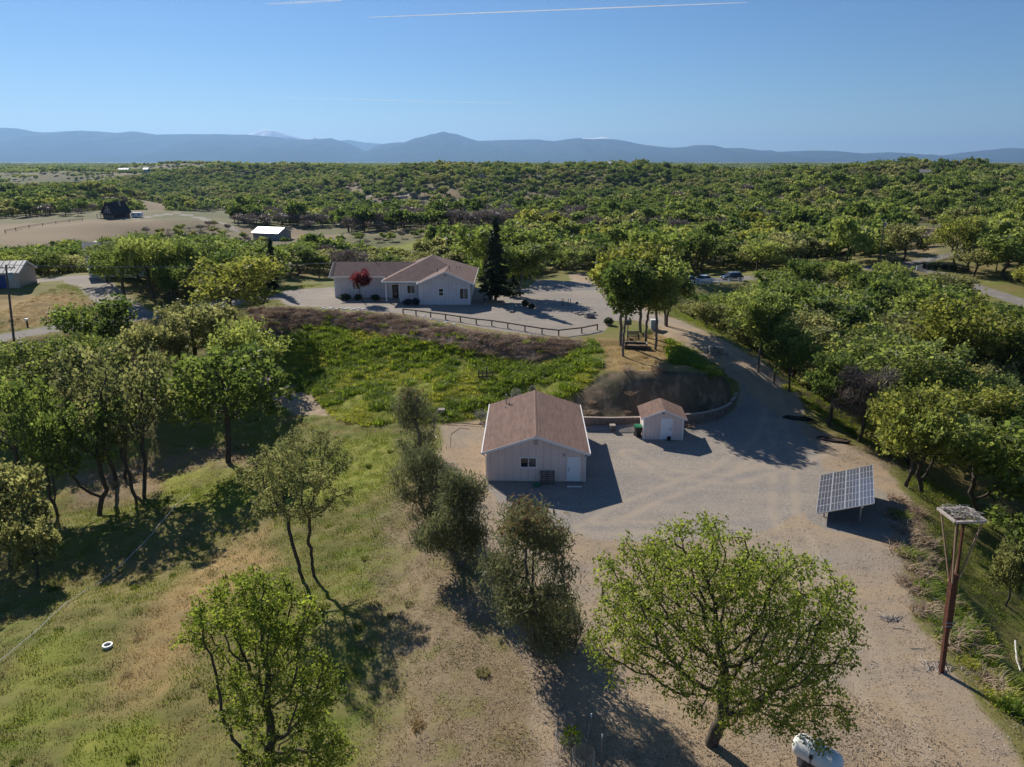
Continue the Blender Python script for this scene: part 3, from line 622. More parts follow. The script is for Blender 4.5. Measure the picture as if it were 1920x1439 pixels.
def make_tree(seed, H, Wd, base, n_att, step, kill, leaves, lsize, aspect, m_leaf, m_bark, r_base, rmin, stems=None, lobes=None, nl=9, hang=0.0, spread=0.28, trunk_k=6, trunk_lean=0.3, tintpow=1.0, fork=None):
    r = np.random.default_rng(seed)
    lob = lobes if lobes is not None else oak_lobes(r, H, Wd, base, nl)
    att = lobes_points(r, lob, n_att)
    fork = fork if fork is not None else base * 0.8
    tr = []; par = []
    for si, (sx, sy) in enumerate(stems or [(0, 0)]):
        m = max(3, int(fork / step)); lx, ly = (sx * 1.6 + r.normal(0, trunk_lean), sy * 1.6 + r.normal(0, trunk_lean))
        for i in range(m + 1):
            t = i / m; par.append(len(tr) - 1 if i else (-1 if si == 0 else 0))
            tr.append((sx + (lx - sx) * t * t + r.normal(0, 0.03) * (i > 0), sy + (ly - sy) * t * t + r.normal(0, 0.03) * (i > 0), -0.3 + (fork + 0.3) * t))
    nodes, par = colonize(r, att, tr, step, kill, parents0=par)
    ex = np.percentile(np.hypot(nodes[:, 0], nodes[:, 1]), 98) * 2; nodes = nodes * np.array([1, 1, 0]) * (Wd - spread * 1.5) / ex + nodes * np.array([0, 0, 1]) * (H - spread) / nodes[:, 2].max()
    wv, wf, rad, kids, acc = wood_arrays(nodes, par, 0.012, r_base, rmin, trunk_k)
    tips = np.where((acc <= 3) & (nodes[:, 2] > base * 0.7))[0]
    c = nodes[r.choice(tips, leaves)] + r.normal(0, spread, (leaves, 3)) - np.array([0, 0, hang * 0.25])
    cc = np.array([0, 0, (base + H) * 0.45]); out = c - cc
    out /= np.linalg.norm(out, axis=1, keepdims=True)
    out[:, 2] += 0.5
    lv, lf = cards(r, c, lsize, aspect, out, hang)
    clump = vnoise(c[:, 0] * 0.9 + 50 + c[:, 2] * .35, c[:, 1] * 0.9 + c[:, 2] * 0.8, seed)
    tint = np.clip(0.45 + 0.7 * clump + r.normal(0, 0.22, leaves), 0, 1) ** tintpow
    return (np_mesh('trunk', wv, wf, m_bark, True), np_mesh('crown', lv, lf, m_leaf, False, {'tint': np.repeat(tint, 4)}), H, Wd)

def conifer(seed, H, Wd, n, lsize, m_leaf):
    r = np.random.default_rng(seed); mb = MB(); mb.tube([(0, 0, -.3), (0.05, 0, H * .5), (0, 0, H * .97)], Wd * 0.05, 6, 0.03)
    C = []; N = []
    for i in range(int(H * 6)):
        z = H * (0.10 + 0.90 * (i / (H * 6)) ** 1.0); L = Wd * 0.5 * (1 - (z / H)) ** 0.75 * r.uniform(.7, 1.15) * min(1, 0.6 + z / H * 2.5); a = r.uniform(0, 2 * math.pi)
        e = (L * math.cos(a), L * math.sin(a), z - L * 0.15)
        mb.tube([(0, 0, z), e], 0.02, 3, 0.008)
        k = max(3, int(n * L / (Wd * 0.25) / (H * 6))); t = r.uniform(0.15, 1.05, k)[:, None]
        C.append(np.array([0, 0, z]) + (np.array(e) - np.array([0, 0, z])) * t + r.normal(0, 0.13, (k, 3)))
    C = np.vstack(C); nn = C * np.array([1, 1, 0]); nn[:, 2] += 0.6
    lv, lf = cards(r, C, lsize, 0.4, nn, 0.25)
    return (mb.mesh('trunk', M_BARK, True), np_mesh('crown', lv, lf, m_leaf, False, {'tint': np.repeat(np.clip(r.normal(.45, .25, len(C)), 0, 1), 4)}), H, Wd)

def plant(tree, name, label, cat, pos, h=None, w=None, rot=0.0, group=None, sink=0.15):
    tr, cr, H, Wd = tree
    t = thing(name, label, cat, (pos[0], pos[1], pos[2] - sink * 0), rot, group)
    sz = (h or H) / H; sw = (w or Wd) / Wd
    t.scale = (sw, sw, sz)
    link('trunk', tr, t); link('crown', cr, t)
    return t
def size_at(base_px, top_py, w_px, b=None):
    b = G(*base_px) if b is None else b; s = pxm(b)
    return b, PD(base_px[0], top_py, b[1])[2] - b[2], w_px / s

# --- the near trees, each grown for its own place
def near_oak(seed, base_px, top_py, w_px, label, basefrac=0.3, n_att=900, leaves=16000, lsize=0.17, m=M_OAKNEAR, stems=None, lobes=None, r_base=0.22, nl=12, shift=0.0, bark=M_BARK, aspect=.62, step=.34, kill=.5, hang=0.0, spread=.2, name='oak_tree', cat='tree', tintpow=1.0, group=None, fork=None):
    b, h, w = size_at(base_px, top_py, w_px)
    t = make_tree(seed, h, w, h * basefrac, n_att, step, kill, leaves, lsize, aspect, m, bark, r_base, 0.010, stems, lobes(h, w) if lobes else None, nl, hang, spread, tintpow=tintpow, fork=fork)
    o = plant(t, name, label, cat, b, group=group)
    return o
near_oak(101, (1332, 1396), 996, 455, 'broad open crowned oak beside the white gas tank', 0.16, 2600, 44000, 0.112, r_base=0.30, nl=16, kill=.34, spread=.16,
         lobes=lambda h, w: [(-.15 * w, .3, h * .72, w * .30, w * .30, h * .22), (.2 * w, .2, h * .62, w * .27, w * .27, h * .24), (0, 0, h * .55, w * .38, w * .36, h * .26), (-.30 * w, 0, h * .5, w * .18, w * .2, h * .16), (.36 * w, .3, h * .5, w * .14, w * .2, h * .14), (.10 * w, -1.2, h * .36, w * .30, w * .2, h * .13), (.30 * w, -.8, h * .26, w * .18, w * .2, h * .11), (-.05 * w, .5, h * .85, w * .2, w * .2, h * .12)])
near_oak(102, (515, 1495), 1082, 270, 'tall sparse oak with crooked limbs above the bare litter slope', 0.18, 1300, 23000, 0.115, r_base=0.24, kill=.42, spread=.16,
         lobes=lambda h, w: [(-.05 * w, 0, h * .86, w * .28, w * .3, h * .10), (.22 * w, 0, h * .80, w * .2, w * .25, h * .09), (-.30 * w, 0, h * .74, w * .2, w * .2, h * .06), (.05 * w, 0, h * .62, w * .3, w * .3, h * .12), (.33 * w, 0, h * .5, w * .2, w * .25, h * .1), (-.12 * w, 0, h * .44, w * .22, w * .25, h * .09), (.25 * w, -.3, h * .30, w * .25, w * .25, h * .09), (.42 * w, 0, h * .2, w * .14, w * .2, h * .05), (-.1 * w, 0, h * .22, w * .15, w * .2, h * .06)])
near_oak(103, (577, 1083), 815, 205, 'twin stemmed oak standing alone on the grass slope', 0.24, 1000, 16000, 0.12, spread=.15, m=M_OLIVE, stems=[(-.35, 0), (.35, .1)], r_base=0.16, kill=.5, nl=12, fork=2.4)
def euc_lobes(h, w):
    r = np.random.default_rng(int(h * 100)); out = []
    for i in range(16):
        z = h * (0.14 + 0.80 * i / 15); a = i * 2.4 + r.uniform(-.5, .5); q = w * .5 * (0.8 if i < 11 else 0.45) * r.uniform(.3, 1)
        f_ = r.uniform(.5, 1.25); out.append((q * math.cos(a), q * math.sin(a), z, w * .20 * f_, w * .20 * f_, h * .085 * f_))
    return out
for sd, bp, tp, wp, lb, n in ((111, (778, 868), 720, 105, 'slim grey eucalyptus at the head of the row by the workshop', 8500), (114, (800, 965), 835, 140, 'grey bushy eucalyptus next to the slim one in the row', 13000), (112, (862, 1062), 880, 150, 'leaning dark eucalyptus in the middle of the row', 15000), (113, (1003, 1212), 938, 200, 'dense drooping eucalyptus with russet top at the end of the row', 23000)):
    o = near_oak(sd, bp, tp, wp, lb, 0.08, 1000, n, 0.25, m=M_EUC, lobes=euc_lobes, r_base=0.17, bark=M_BARKG, aspect=.2, hang=0.55, spread=.32, kill=.5, name='eucalyptus_tree', group=None)
    if sd in (111, 113):
        cr = [c for c in o.children if c.name.startswith('crown')][0].data
        r = np.random.default_rng(sd + 7); co = np.empty(len(cr.vertices) * 3, np.float32); cr.vertices.foreach_get('co', co); co = co.reshape(-1, 3)
        top = co[:, 2].max(); sel = np.where(co[::4, 2] > top * 0.84)[0]; sel = r.choice(sel, int(len(sel) * 0.45))
        V = co.reshape(-1, 4, 3)[sel].copy() + r.normal(0, .06, (len(sel), 1, 3))
        link('young_leaves', np_mesh('young_leaves', V.reshape(-1, 3), np.arange(len(sel) * 4).reshape(-1, 4), M_EUCRED, False, {'tint': np.repeat(r.uniform(0, 1, len(sel)), 4)}), o)

# --- shared grown forms for the other trees one can tell apart
def form(seed, H, Wd, m, **kw):
    a = dict(base=H * .24, n_att=520, step=.42, kill=.62, leaves=5600, lsize=.30, aspect=.65, m_bark=M_BARK, r_base=.22, rmin=.022, spread=.30, nl=13)
    a.update(kw)
    return make_tree(seed, H, Wd, a['base'], a['n_att'], a['step'], a['kill'], a['leaves'], a['lsize'], a['aspect'], m, a['m_bark'], a['r_base'], a['rmin'], a.get('stems'), None, a['nl'], a.get('hang', 0), a['spread'], trunk_lean=a.get('trunk_lean', .3), fork=a.get('fork'))
FA = form(201, 9, 9, M_OAK, leaves=5600, lsize=.26, spread=.24); FH = form(211, 9, 8.5, M_OAKDARK, leaves=3800, lsize=.24, spread=.22); FI = form(212, 9.5, 8, M_OLIVE, leaves=3600, lsize=.24, spread=.22, stems=[(-.3, 0), (.35, .2)]); FB = form(202, 9, 8, M_OAK, stems=[(-.3, 0), (.35, .2)]); FC = form(203, 8, 10, M_OAK, base=2.0, nl=16)
FD = form(204, 9, 9, M_OAKDARK, leaves=5600); FE = form(205, 8.5, 9, M_YELLOW); FF = form(206, 7, 8, M_OLIVE, base=1.2)
FG = form(207, 5.5, 9, M_OAKDARK, base=.9, stems=[(-.4, 0), (0, .3), (.4, -.1), (.1, -.4)], leaves=5200, nl=14, fork=.7)
FT = form(208, 10, 6, M_OAK, base=2.7, nl=13, spread=.34, m_bark=M_BARKG, r_base=.15, trunk_lean=.12, leaves=6500); FU = form(209, 10, 5.5, M_YELLOW, base=2.9, nl=13, m_bark=M_BARKG, r_base=.15, trunk_lean=.12, leaves=6500)
FBARE = form(210, 7.5, 7.5, M_BARE, leaves=3600, aspect=.12, lsize=.55, rmin=.016)
def hand(form_, bp, tp, wp, label, name='oak_tree', rot=None, group=None):
    b, h, w = size_at(bp, tp, wp)
    return plant(form_, name, label, 'tree', b, h, w, rng.uniform(0, 6.28) if rot is None else rot, group)
HAND = [
 (FH, (60, 945), 690, 170, 'tall green oak with crooked limbs at the outer edge of the shaded grove'), (FH, (185, 965), 745, 190, 'dark trunked oak in the front of the shaded grove'), (FI, (264, 938), 655, 180, 'tall double stemmed oak in the shaded grove beside the grass slope'),
 (FI, (225, 900), 640, 180, 'broad pale topped oak behind the shaded grove'), (FH, (110, 968), 760, 120, 'oak half hidden at the back of the shaded grove'), (FF, (18, 1062), 885, 175, 'grey green low oak at the foot of the shaded grove'), (FF, (70, 1085), 975, 90, 'small grey green bush oak on the grass below the grove'),
 (FD, (428, 868), 655, 235, 'dark dense oak over the shaded bowl'), (FC, (468, 745), 600, 150, 'rounded oak behind the dark dense oak'), (FF, (372, 690), 570, 160, 'arching oak with bare inner limbs below the road'), (FE, (447, 606), 478, 185, 'big round yellow green oak at the end of the house terrace'),
 (FG, (185, 648), 556, 160, 'many stemmed vase shaped oak beside the lane'), (FC, (90, 745), 640, 190, 'low spreading oak below the leaning utility pole'), (FA, (190, 745), 625, 130, 'yellow tipped oak between the lane and the grove'), (FF, (300, 720), 610, 120, 'olive oak beside the orange path'),
 (FT, (975, 556), 458, 95, 'green shade tree beside the dark conifer'), 
 (FU, (1163, 648), 470, 118, 'pale barked tree behind the wooden bench on the knoll'), (FT, (1168, 668), 490, 100, 'pale barked tree in front of the wooden bench on the knoll'), (FU, (1200, 624), 462, 120, 'round topped tree at the back of the knoll'), (FT, (1211, 642), 480, 100, 'slim tree beside the planter box on the knoll'), (FT, (1229, 656), 490, 110, 'leafy tree at the drive side of the knoll'),
 (FB, (1250, 612), 488, 110, 'tree leaning over the drive behind the knoll'),
 (FE, (1698, 912), 735, 180, 'bright yellow green oak leaning over the yard behind the solar array'), (FA, (1727, 925), 760, 190, 'leafy oak just past the yellow green one by the solar array'), (FA, (1830, 965), 790, 220, 'full green oak below the yard edge'), (FC, (1890, 900), 760, 200, 'wide green oak down the ravine side'), (FE, (1790, 860), 715, 190, 'yellow topped oak in the ravine beside the yard'),
 (FF, (1885, 1135), 1025, 75, 'small pale shrubby oak on the bank below the nest pole'), (FT, (1421, 697), 555, 95, 'straight oak on the outer edge of the drive'), (FB, (1452, 716), 600, 90, 'leafy young oak on the grass verge of the drive'), (FD, (1480, 735), 620, 90, 'dark oak below the grass verge of the drive'), (FBARE, (1610, 830), 690, 120, 'half bare grey oak over the drive bend'), (FB, (1555, 800), 660, 110, 'oak at the drive bend beside the dark pipe coil'),
 (FE, (1800, 730), 555, 220, 'largest yellow oak in the ravine wood'), (FE, (1788, 502), 405, 95, 'umbrella shaped oak inside the white fence'), (FA, (1815, 500), 410, 85, 'forked dark stemmed oak inside the white fence'), (FT, (1872, 488), 420, 55, 'slim oak by the upper lane past the white fence'), (FT, (1895, 487), 412, 50, 'second slim oak by the upper lane past the white fence'),
 (FF, (1692, 490), 421, 95, 'round pale oak beside the transformer pole'), (FA, (1668, 566), 490, 70, 'lone forked oak on the small green lawn'), (FF, (1770, 574), 514, 100, 'grey green oak between the lawn and the lower lane'),
 (FD, (140, 505), 452, 75, 'yellow lit oak behind the metal building'), (FD, (235, 560), 462, 110, 'leaning dark oak shading the gravel lane'), (FA, (290, 560), 440, 110, 'tall oak in the lane grove beside the white house'), (FD, (325, 558), 450, 100, 'dark oak in the lane grove'), (FA, (365, 548), 455, 100, 'oak at the terrace end of the lane grove'), (FC, (80, 505), 465, 90, 'low oak behind the metal building roof'), (FA, (200, 530), 455, 90, 'oak in front of the white house'),
]
for t_ in HAND: hand(*t_)
_cf = conifer(301, 12, 4.6, 17000, .36, M_CONIF)
hand(_cf, (929, 566), 407, 66, 'tall dark conifer beside the house', 'conifer_tree')
hand(_cf, (515, 548), 447, 36, 'slim dark conifer behind the terrace', 'conifer_tree')
hand(conifer(302, 4.5, 3.4, 3500, .24, M_CONIF), (962, 556), 515, 40, 'low dark conifer under the green shade tree', 'conifer_tree')
hand(make_tree(303, 4.4, 3.2, 1.4, 260, .25, .4, 4200, .15, .7, M_RED, M_BARK, .07, .012, None, None, 8, 0, .2), (681, 567), 506, 42, 'red leaved ornamental tree in front of the house', 'ornamental_tree')

# --- the woods: trees strewn by density, kept off lanes, lawns and clearings
def keep_off(x, y):
    ok = np.ones(len(x), bool)
    for poly, z in POLYS: ok &= poly_sd(x, y, poly) > 2.0
    for ln, hw in LINES: ok &= line_d(x, y, ln)[0] > hw + 2.2
    for zn in ('dry', 'green', 'brush', 'litter', 'dirt'):
        for poly, soft in ZONES[zn]: ok &= poly_sd(x, y, poly) > 1.5
    return ok
OPEN = [GL(q) for q in ([(0, 1439), (700, 1439), (800, 900), (600, 700), (480, 690), (430, 850), (300, 900), (0, 960), (-400, 1100), (-400, 1500)], [(230, 640), (330, 640), (330, 720), (240, 700)], [(0, 540), (160, 520), (260, 590), (0, 660), (-200, 690), (-200, 560)], [(1660, 540), (1760, 545), (1770, 575), (1655, 580)],
                       [(1690, 440), (1770, 425), (1830, 465), (1835, 505), (1730, 520), (1690, 500)], [(160, 400), (420, 395), (440, 432), (300, 436), (160, 425)], [(-150, 420), (170, 410), (310, 424), (210, 440), (95, 458), (-150, 480)], [(430, 422), (640, 425), (660, 452), (540, 456), (440, 445)],
                       [(1240, 514), (1400, 508), (1400, 528), (1240, 534)], [(690, 462), (800, 445), (810, 466), (720, 484)], [(1180, 515), (1000, 515), (1000, 545), (1180, 545)], [(520, 520), (900, 515), (900, 575), (520, 575)], [(30, 560), (180, 600), (330, 640), (300, 700), (0, 700)], [(1840, 1060), (1920, 1060), (1930, 1340), (1850, 1200)], [(1700, 1000), (1780, 950), (1830, 1100), (1920, 1250), (1900, 1400), (1720, 1100)], [(150, 470), (190, 465), (215, 515), (150, 520)])]
OPEN_WORLD = [np.array(q) for q in ([(-60, -60), (60, -60), (40, 20), (-40, 20)],)]
def strew(n, r0, r1, spread, seed, gap):
    """points in a wedge ahead of the viewer, at least gap apart"""
    r = np.random.default_rng(seed)
    rad = np.sqrt(r.uniform(r0 * r0, r1 * r1, n)); a = r.uniform(-spread, spread, n)
    x = rad * np.sin(a); y = rad * np.cos(a); cell = {}; keep = []
    for i in range(n):
        k = (int(x[i] // gap), int(y[i] // gap)); bad = False
        for dx in (-1, 0, 1):
            for dy in (-1, 0, 1):
                for j in cell.get((k[0] + dx, k[1] + dy), ()):
                    if (x[i] - x[j]) ** 2 + (y[i] - y[j]) ** 2 < gap * gap: bad = True
        if not bad: cell.setdefault(k, []).append(i); keep.append(i)
    return x[keep], y[keep]
HP = np.array([G(*t_[1])[:2] for t_ in HAND])
wx, wy = strew(18000, 45, 420, 0.80, 5, 5.0)
dens = fbm(wx / 45.0, wy / 45.0, 77, 3)
ok = keep_off(wx, wy)
for q in OPEN + OPEN_WORLD: ok &= poly_sd(wx, wy, q) > 1.0
ok &= ((wx[:, None] - HP[None, :, 0]) ** 2 + (wy[:, None] - HP[None, :, 1]) ** 2).min(1) > 14
ok &= (dens > -0.36) | (wy < 170)
ok &= ~((wy < 105) & (wx < 20))
wx, wy = wx[ok], wy[ok]; wz = hfast(wx, wy)
bx, by, bd = project(wx, wy, wz + 5)
inview = (bx > -120) & (bx < 2040) & (by > 200) & (by < 1500)
wx, wy, wz = wx[inview], wy[inview], wz[inview]
# middle distance valley with bare grey oaks
val = np.exp(-(((wx + 30) / 130.0) ** 2 + ((wy - 400) / 150.0) ** 2))
kindr = np.random.default_rng(6).uniform(0, 1, len(wx))
kn = fbm(wx / 25.0, wy / 25.0, 41, 2)
order = np.argsort(np.hypot(wx, wy))
MID = [form(401, 8.5, 8.5, M_OAK, leaves=3600, lsize=.38, n_att=240, step=.6, kill=1.0, rmin=.035, spread=.40, base=1.3), form(402, 8, 9.5, M_OAK, leaves=3800, lsize=.38, n_att=240, step=.6, kill=1.0, rmin=.035, spread=.40, base=1.0), form(403, 9, 8, M_OAKDARK, leaves=3800, lsize=.38, n_att=240, step=.6, kill=1.0, rmin=.035, spread=.40, base=1.3),
       form(404, 7.5, 8.5, M_YELLOW, leaves=3600, lsize=.38, n_att=240, step=.6, kill=1.0, rmin=.035, spread=.40, base=1.3), form(405, 7, 8, M_OLIVE, leaves=3300, lsize=.36, n_att=240, step=.6, kill=1.0, rmin=.035, spread=.40, base=1.3), form(406, 7, 7.5, M_BARE, leaves=1500, lsize=.8, aspect=.14, n_att=240, step=.6, kill=1.0, rmin=.03)]
def pick_kind(i):
    if kindr[i] < 0.02 + 0.75 * val[i] + 0.0: return 5
    v = kindr[i] + kn[i] * 1.1
    return 4 if v < 0.22 else (0 if v < 0.48 else (1 if v < 0.70 else (3 if v < 0.78 else 2)))
LBL = {0: 'full green oak', 1: 'wide green oak', 2: 'dark green oak', 3: 'yellow green oak', 4: 'grey green oak', 5: 'bare grey oak'}
MARKS = [(G(*q)[:2], n) for q, n in (((1341, 664), 'below the squat stone pier'), ((1530, 790), 'near the pipe coils at the drive bend'), ((1650, 900), 'behind the solar array'), ((1850, 1080), 'below the nest pole'), ((1830, 800), 'deep in the ravine beside the yard'), ((1340, 545), 'in front of the parked cars'), ((1680, 570), 'round the small green lawn'), ((1640, 520), 'near the transformer pole'),
         ((1880, 600), 'along the lower lane'), ((1480, 560), 'between the parked cars and the transformer pole'), ((1560, 660), 'in the middle of the ravine'), ((230, 500), 'round the white house'), ((90, 500), 'behind the metal building'), ((530, 500), 'between the slim conifer and the barn'), ((750, 500), 'in the hollow behind the house'), ((960, 500), 'in the hollow behind the tall conifer'), ((1120, 505), 'past the gravel court'), ((1250, 480), 'beyond the lane with the parked cars'), ((1500, 470), 'across the lane from the transformer pole'), ((350, 470), 'below the chalet drive'), ((60, 470), 'below the tan hill'), ((1760, 440), 'above the white fence'))]
def where_(x, y):
    return min(MARKS, key=lambda m: (m[0][0] - x) ** 2 + (m[0][1] - y) ** 2)[1]
n_ind = 0; rest = []
rr_ = np.random.default_rng(8)
for i in order:
    k = pick_kind(i); s = rr_.uniform(0.62, 1.3); rz = rr_.uniform(0, 6.28)
    if (wx[i] > 10 and wy[i] < np.interp(wx[i], ROADR[:, 0], ROADR[:, 1]) - 2) or (wx[i] < 0 and 100 < wy[i] < 330):                 # the ravine trees stay below the sight line to the lane beyond
        while s > .4:
            tx, ty, _ = project(wx[i], wy[i], wz[i] + 8.6 * s)
            if ty > np.interp(tx, [-300, 0, 150, 180, 300, 430, 470, 500, 560, 580, 640, 700, 790, 810, 900, 960, 1000, 1260, 1300, 1400, 1440, 1500, 1570, 1640, 1720, 1800, 1920], [480, 470, 452, 442, 440, 446, 456, 456, 456, 440, 448, 462, 468, 425, 420, 425, 470, 556, 552, 546, 505, 490, 480, 500, 512, 560, 575]): break
            s -= .06
        if s <= .4 and (wx[i] > 10 or rr_.uniform() < .3): continue
        s = max(s, .42)
    if n_ind < 235 and wy[i] < 330:
        FM = MID[k]
        if np.hypot(wx[i], wy[i]) < 120: FM = (FA, FC, FD, FE, FF, FBARE)[k]
        w_ = where_(wx[i], wy[i])
        plant(FM, 'oak_tree', ('small ' if s < .88 else ('large ' if s > 1.06 else 'mid sized ')) + LBL[k] + ' in the wood ' + w_, 'tree', (wx[i], wy[i], wz[i] - .2), FM[2] * s, FM[3] * s * rr_.uniform(1.05, 1.6), rz, 'woodland oaks ' + w_)
        n_ind += 1
    else: rest.append((wx[i], wy[i], wz[i] - .2, s * 1.25, rz, k))

# --- everything farther: one far woodland, drawn as instances of low detail trees
def low_tree(seed, H, Wd, m, n, ls, aspect=.7):
    r = np.random.default_rng(seed); lob = oak_lobes(r, H, Wd, H * .22, 8)
    c = lobes_points(r, lob, n); out = c - np.array([0, 0, H * .45]); out /= np.linalg.norm(out, axis=1, keepdims=True); out[:, 2] += .6
    lv, lf = cards(r, c, ls, aspect, out)
    t = MB().tube([(0, 0, -.4), (0, 0, H * .5)], .22, 4, .12)
    v = np.vstack([lv, np.array(t.v)]); quads = [f for f in t.f if len(f) == 4]
    f = np.vstack([lf, np.array(quads) + len(lv)])
    me = np_mesh('far_tree', v, f, m, False, {'tint': np.r_[np.repeat(np.clip(.45 + .8 * vnoise(c[:, 0] * .6 + 9, c[:, 1] * .6 + c[:, 2], seed) + r.normal(0, .2, n), 0, 1), 4), np.zeros(len(t.v))]})
    return me
def clump_mesh(seed, mats, n, rad, H):
    """a patch of woodland for the far plain"""
    r = np.random.default_rng(seed); V = []; T = []
    for i in range(n):
        a = r.uniform(0, 6.28); q = rad * math.sqrt(r.uniform(0, 1)); w = r.uniform(6, 10); h = H * r.uniform(.7, 1.15)
        lob = oak_lobes(r, h, w, h * .2, 5); c = lobes_points(r, lob, 26) + np.array([q * math.cos(a), q * math.sin(a), 0])
        out = r.normal(0, .4, (26, 3)); out[:, 2] += 1
        lv, _ = cards(r, c, 3.0, .75, out); V.append(lv); T.append(np.repeat(np.clip(r.uniform(.15, .85) + r.normal(0, .15, 26), 0, 1), 4))
    V = np.vstack(V)
    return np_mesh('far_patch', V, np.arange(len(V)).reshape(-1, 4), mats, False, {'tint': np.concatenate(T)})
def instancer(name, label, cat, pts, scl, rot, idx, meshes):
    """one object whose points carry instances of the given meshes (geometry nodes)"""
    me = bpy.data.meshes.new(name); pts = np.ascontiguousarray(pts, np.float32)
    me.vertices.add(len(pts)); me.vertices.foreach_set('co', pts.ravel())
    for an, av in (('scl', scl), ('rotz', rot), ('scz', np.asarray(scl) * np.random.default_rng(len(pts)).uniform(.6, .98, len(pts)))):
        a = me.attributes.new(an, 'FLOAT', 'POINT'); a.data.foreach_set('value', np.ascontiguousarray(av, np.float32))
    a = me.attributes.new('kindex', 'INT', 'POINT'); a.data.foreach_set('value', np.ascontiguousarray(idx, np.int32))
    o = link(name, me); tag(o, label, cat, kind='stuff')
    ng = bpy.data.node_groups.new(name, 'GeometryNodeTree')
    ng.interface.new_socket('Geometry', in_out='INPUT', socket_type='NodeSocketGeometry'); ng.interface.new_socket('Geometry', in_out='OUTPUT', socket_type='NodeSocketGeometry')
    gi = ng.nodes.new('NodeGroupInput'); go = ng.nodes.new('NodeGroupOutput'); jn = ng.nodes.new('GeometryNodeJoinGeometry')
    def named(n, t):
        q = ng.nodes.new('GeometryNodeInputNamedAttribute'); q.data_type = t; q.inputs['Name'].default_value = n; return q
    ki = named('kindex', 'INT'); sc_ = named('scl', 'FLOAT'); ro = named('rotz', 'FLOAT'); sz_ = named('scz', 'FLOAT'); cs_ = ng.nodes.new('ShaderNodeCombineXYZ'); ng.links.new(sc_.outputs['Attribute'], cs_.inputs['X']); ng.links.new(sc_.outputs['Attribute'], cs_.inputs['Y']); ng.links.new(sz_.outputs['Attribute'], cs_.inputs['Z'])
    cx = ng.nodes.new('ShaderNodeCombineXYZ'); ng.links.new(ro.outputs['Attribute'], cx.inputs['Z'])
    for i, m in enumerate(meshes):
        po = bpy.data.objects.new(name + '_form', m)
        oi = ng.nodes.new('GeometryNodeObjectInfo'); oi.inputs['Object'].default_value = po; oi.inputs['As Instance'].default_value = True
        cp = ng.nodes.new('FunctionNodeCompare'); cp.data_type = 'INT'; cp.operation = 'EQUAL'; cp.inputs[3].default_value = i
        ng.links.new(ki.outputs['Attribute'], cp.inputs[2])
        ip = ng.nodes.new('GeometryNodeInstanceOnPoints')
        ng.links.new(gi.outputs[0], ip.inputs['Points']); ng.links.new(cp.outputs[0], ip.inputs['Selection']); ng.links.new(oi.outputs['Geometry'], ip.inputs['Instance'])
        ng.links.new(cx.outputs[0], ip.inputs['Rotation']); ng.links.new(cs_.outputs[0], ip.inputs['Scale'])
        ng.links.new(ip.outputs[0], jn.inputs[0])
    ng.links.new(jn.outputs[0], go.inputs[0])
    md = o.modifiers.new('scatter', 'NODES'); md.node_group = ng
    return o
fx_, fy_ = strew(70000, 415, 1500, 0.72, 15, 6.7)
fd = fbm(fx_ / 110.0, fy_ / 110.0, 91, 3)
okf = fd > -0.55
for zn in ('dry', 'green'):
    for poly, soft in ZONES[zn]: okf &= poly_sd(fx_, fy_, poly) > 1.0
for q in OPEN: okf &= poly_sd(fx_, fy_, q) > 1.0
fx_, fy_ = fx_[okf], fy_[okf]; fz_ = hfast(fx_, fy_)
fval = np.exp(-(((fx_ + 30) / 150.0) ** 2 + ((fy_ - 430) / 130.0) ** 2)); fr = np.random.default_rng(21).uniform(0, 1, len(fx_)); fk = fr + fbm(fx_ / 60., fy_ / 60., 43, 2)
kf = np.where(fr < .03 + .8 * fval, 5, np.where(fk < .33, 4, np.where(fk < .49, 0, np.where(fk < .64, 1, np.where(fk < .68, 3, 2)))))
rest = np.array(rest); r0 = np.random.default_rng(22)
pts = np.vstack([rest[:, :3], np.c_[fx_, fy_, fz_]]); scl = np.r_[rest[:, 3], r0.uniform(.65, 1.75, len(fx_))]; rot = np.r_[rest[:, 4], r0.uniform(0, 6.28, len(fx_))]; kk = np.r_[rest[:, 5].astype(int), kf]
FAR = [low_tree(501, 8.5, 8.5, M_OAK, 820, .72), low_tree(502, 8, 9.5, M_OAK, 860, .72), low_tree(503, 9, 8, M_OAKDARK, 860, .72), low_tree(504, 7.5, 8.5, M_YELLOW, 820, .72), low_tree(505, 7, 8, M_OLIVE, 800, .70), low_tree(506, 7, 7.5, M_BARE, 420, 1.2, .22)]
instancer('far_woodland', 'oak wood rolling over the plain beyond the house', 'woodland', pts, scl, rot, kk, FAR)
cx_, cy_ = strew(30000, 1480, 7200, 0.70, 17, 26.0)
cd = fbm(cx_ / 260., cy_ / 260., 95, 3); okc = cd > -.6
cx_, cy_ = cx_[okc], cy_[okc]; cz_ = hfast(cx_, cy_); r1 = np.random.default_rng(24)
CL = [clump_mesh(601, M_OAK, 14, 24, 8), clump_mesh(602, M_OAKDARK, 14, 24, 8), clump_mesh(603, M_OLIVE, 14, 24, 7.5)]
instancer('distant_woodland', 'hazy distant woods reaching to the foot of the mountains', 'woodland', np.c_[cx_, cy_, cz_], r1.uniform(.8, 1.25, len(cx_)), r1.uniform(0, 6.28, len(cx_)), r1.choice(3, len(cx_), p=[.5, .3, .2]), CL)
print('TREES individual', n_ind, 'rest', len(rest), 'far', len(fx_), 'clumps', len(cx_))
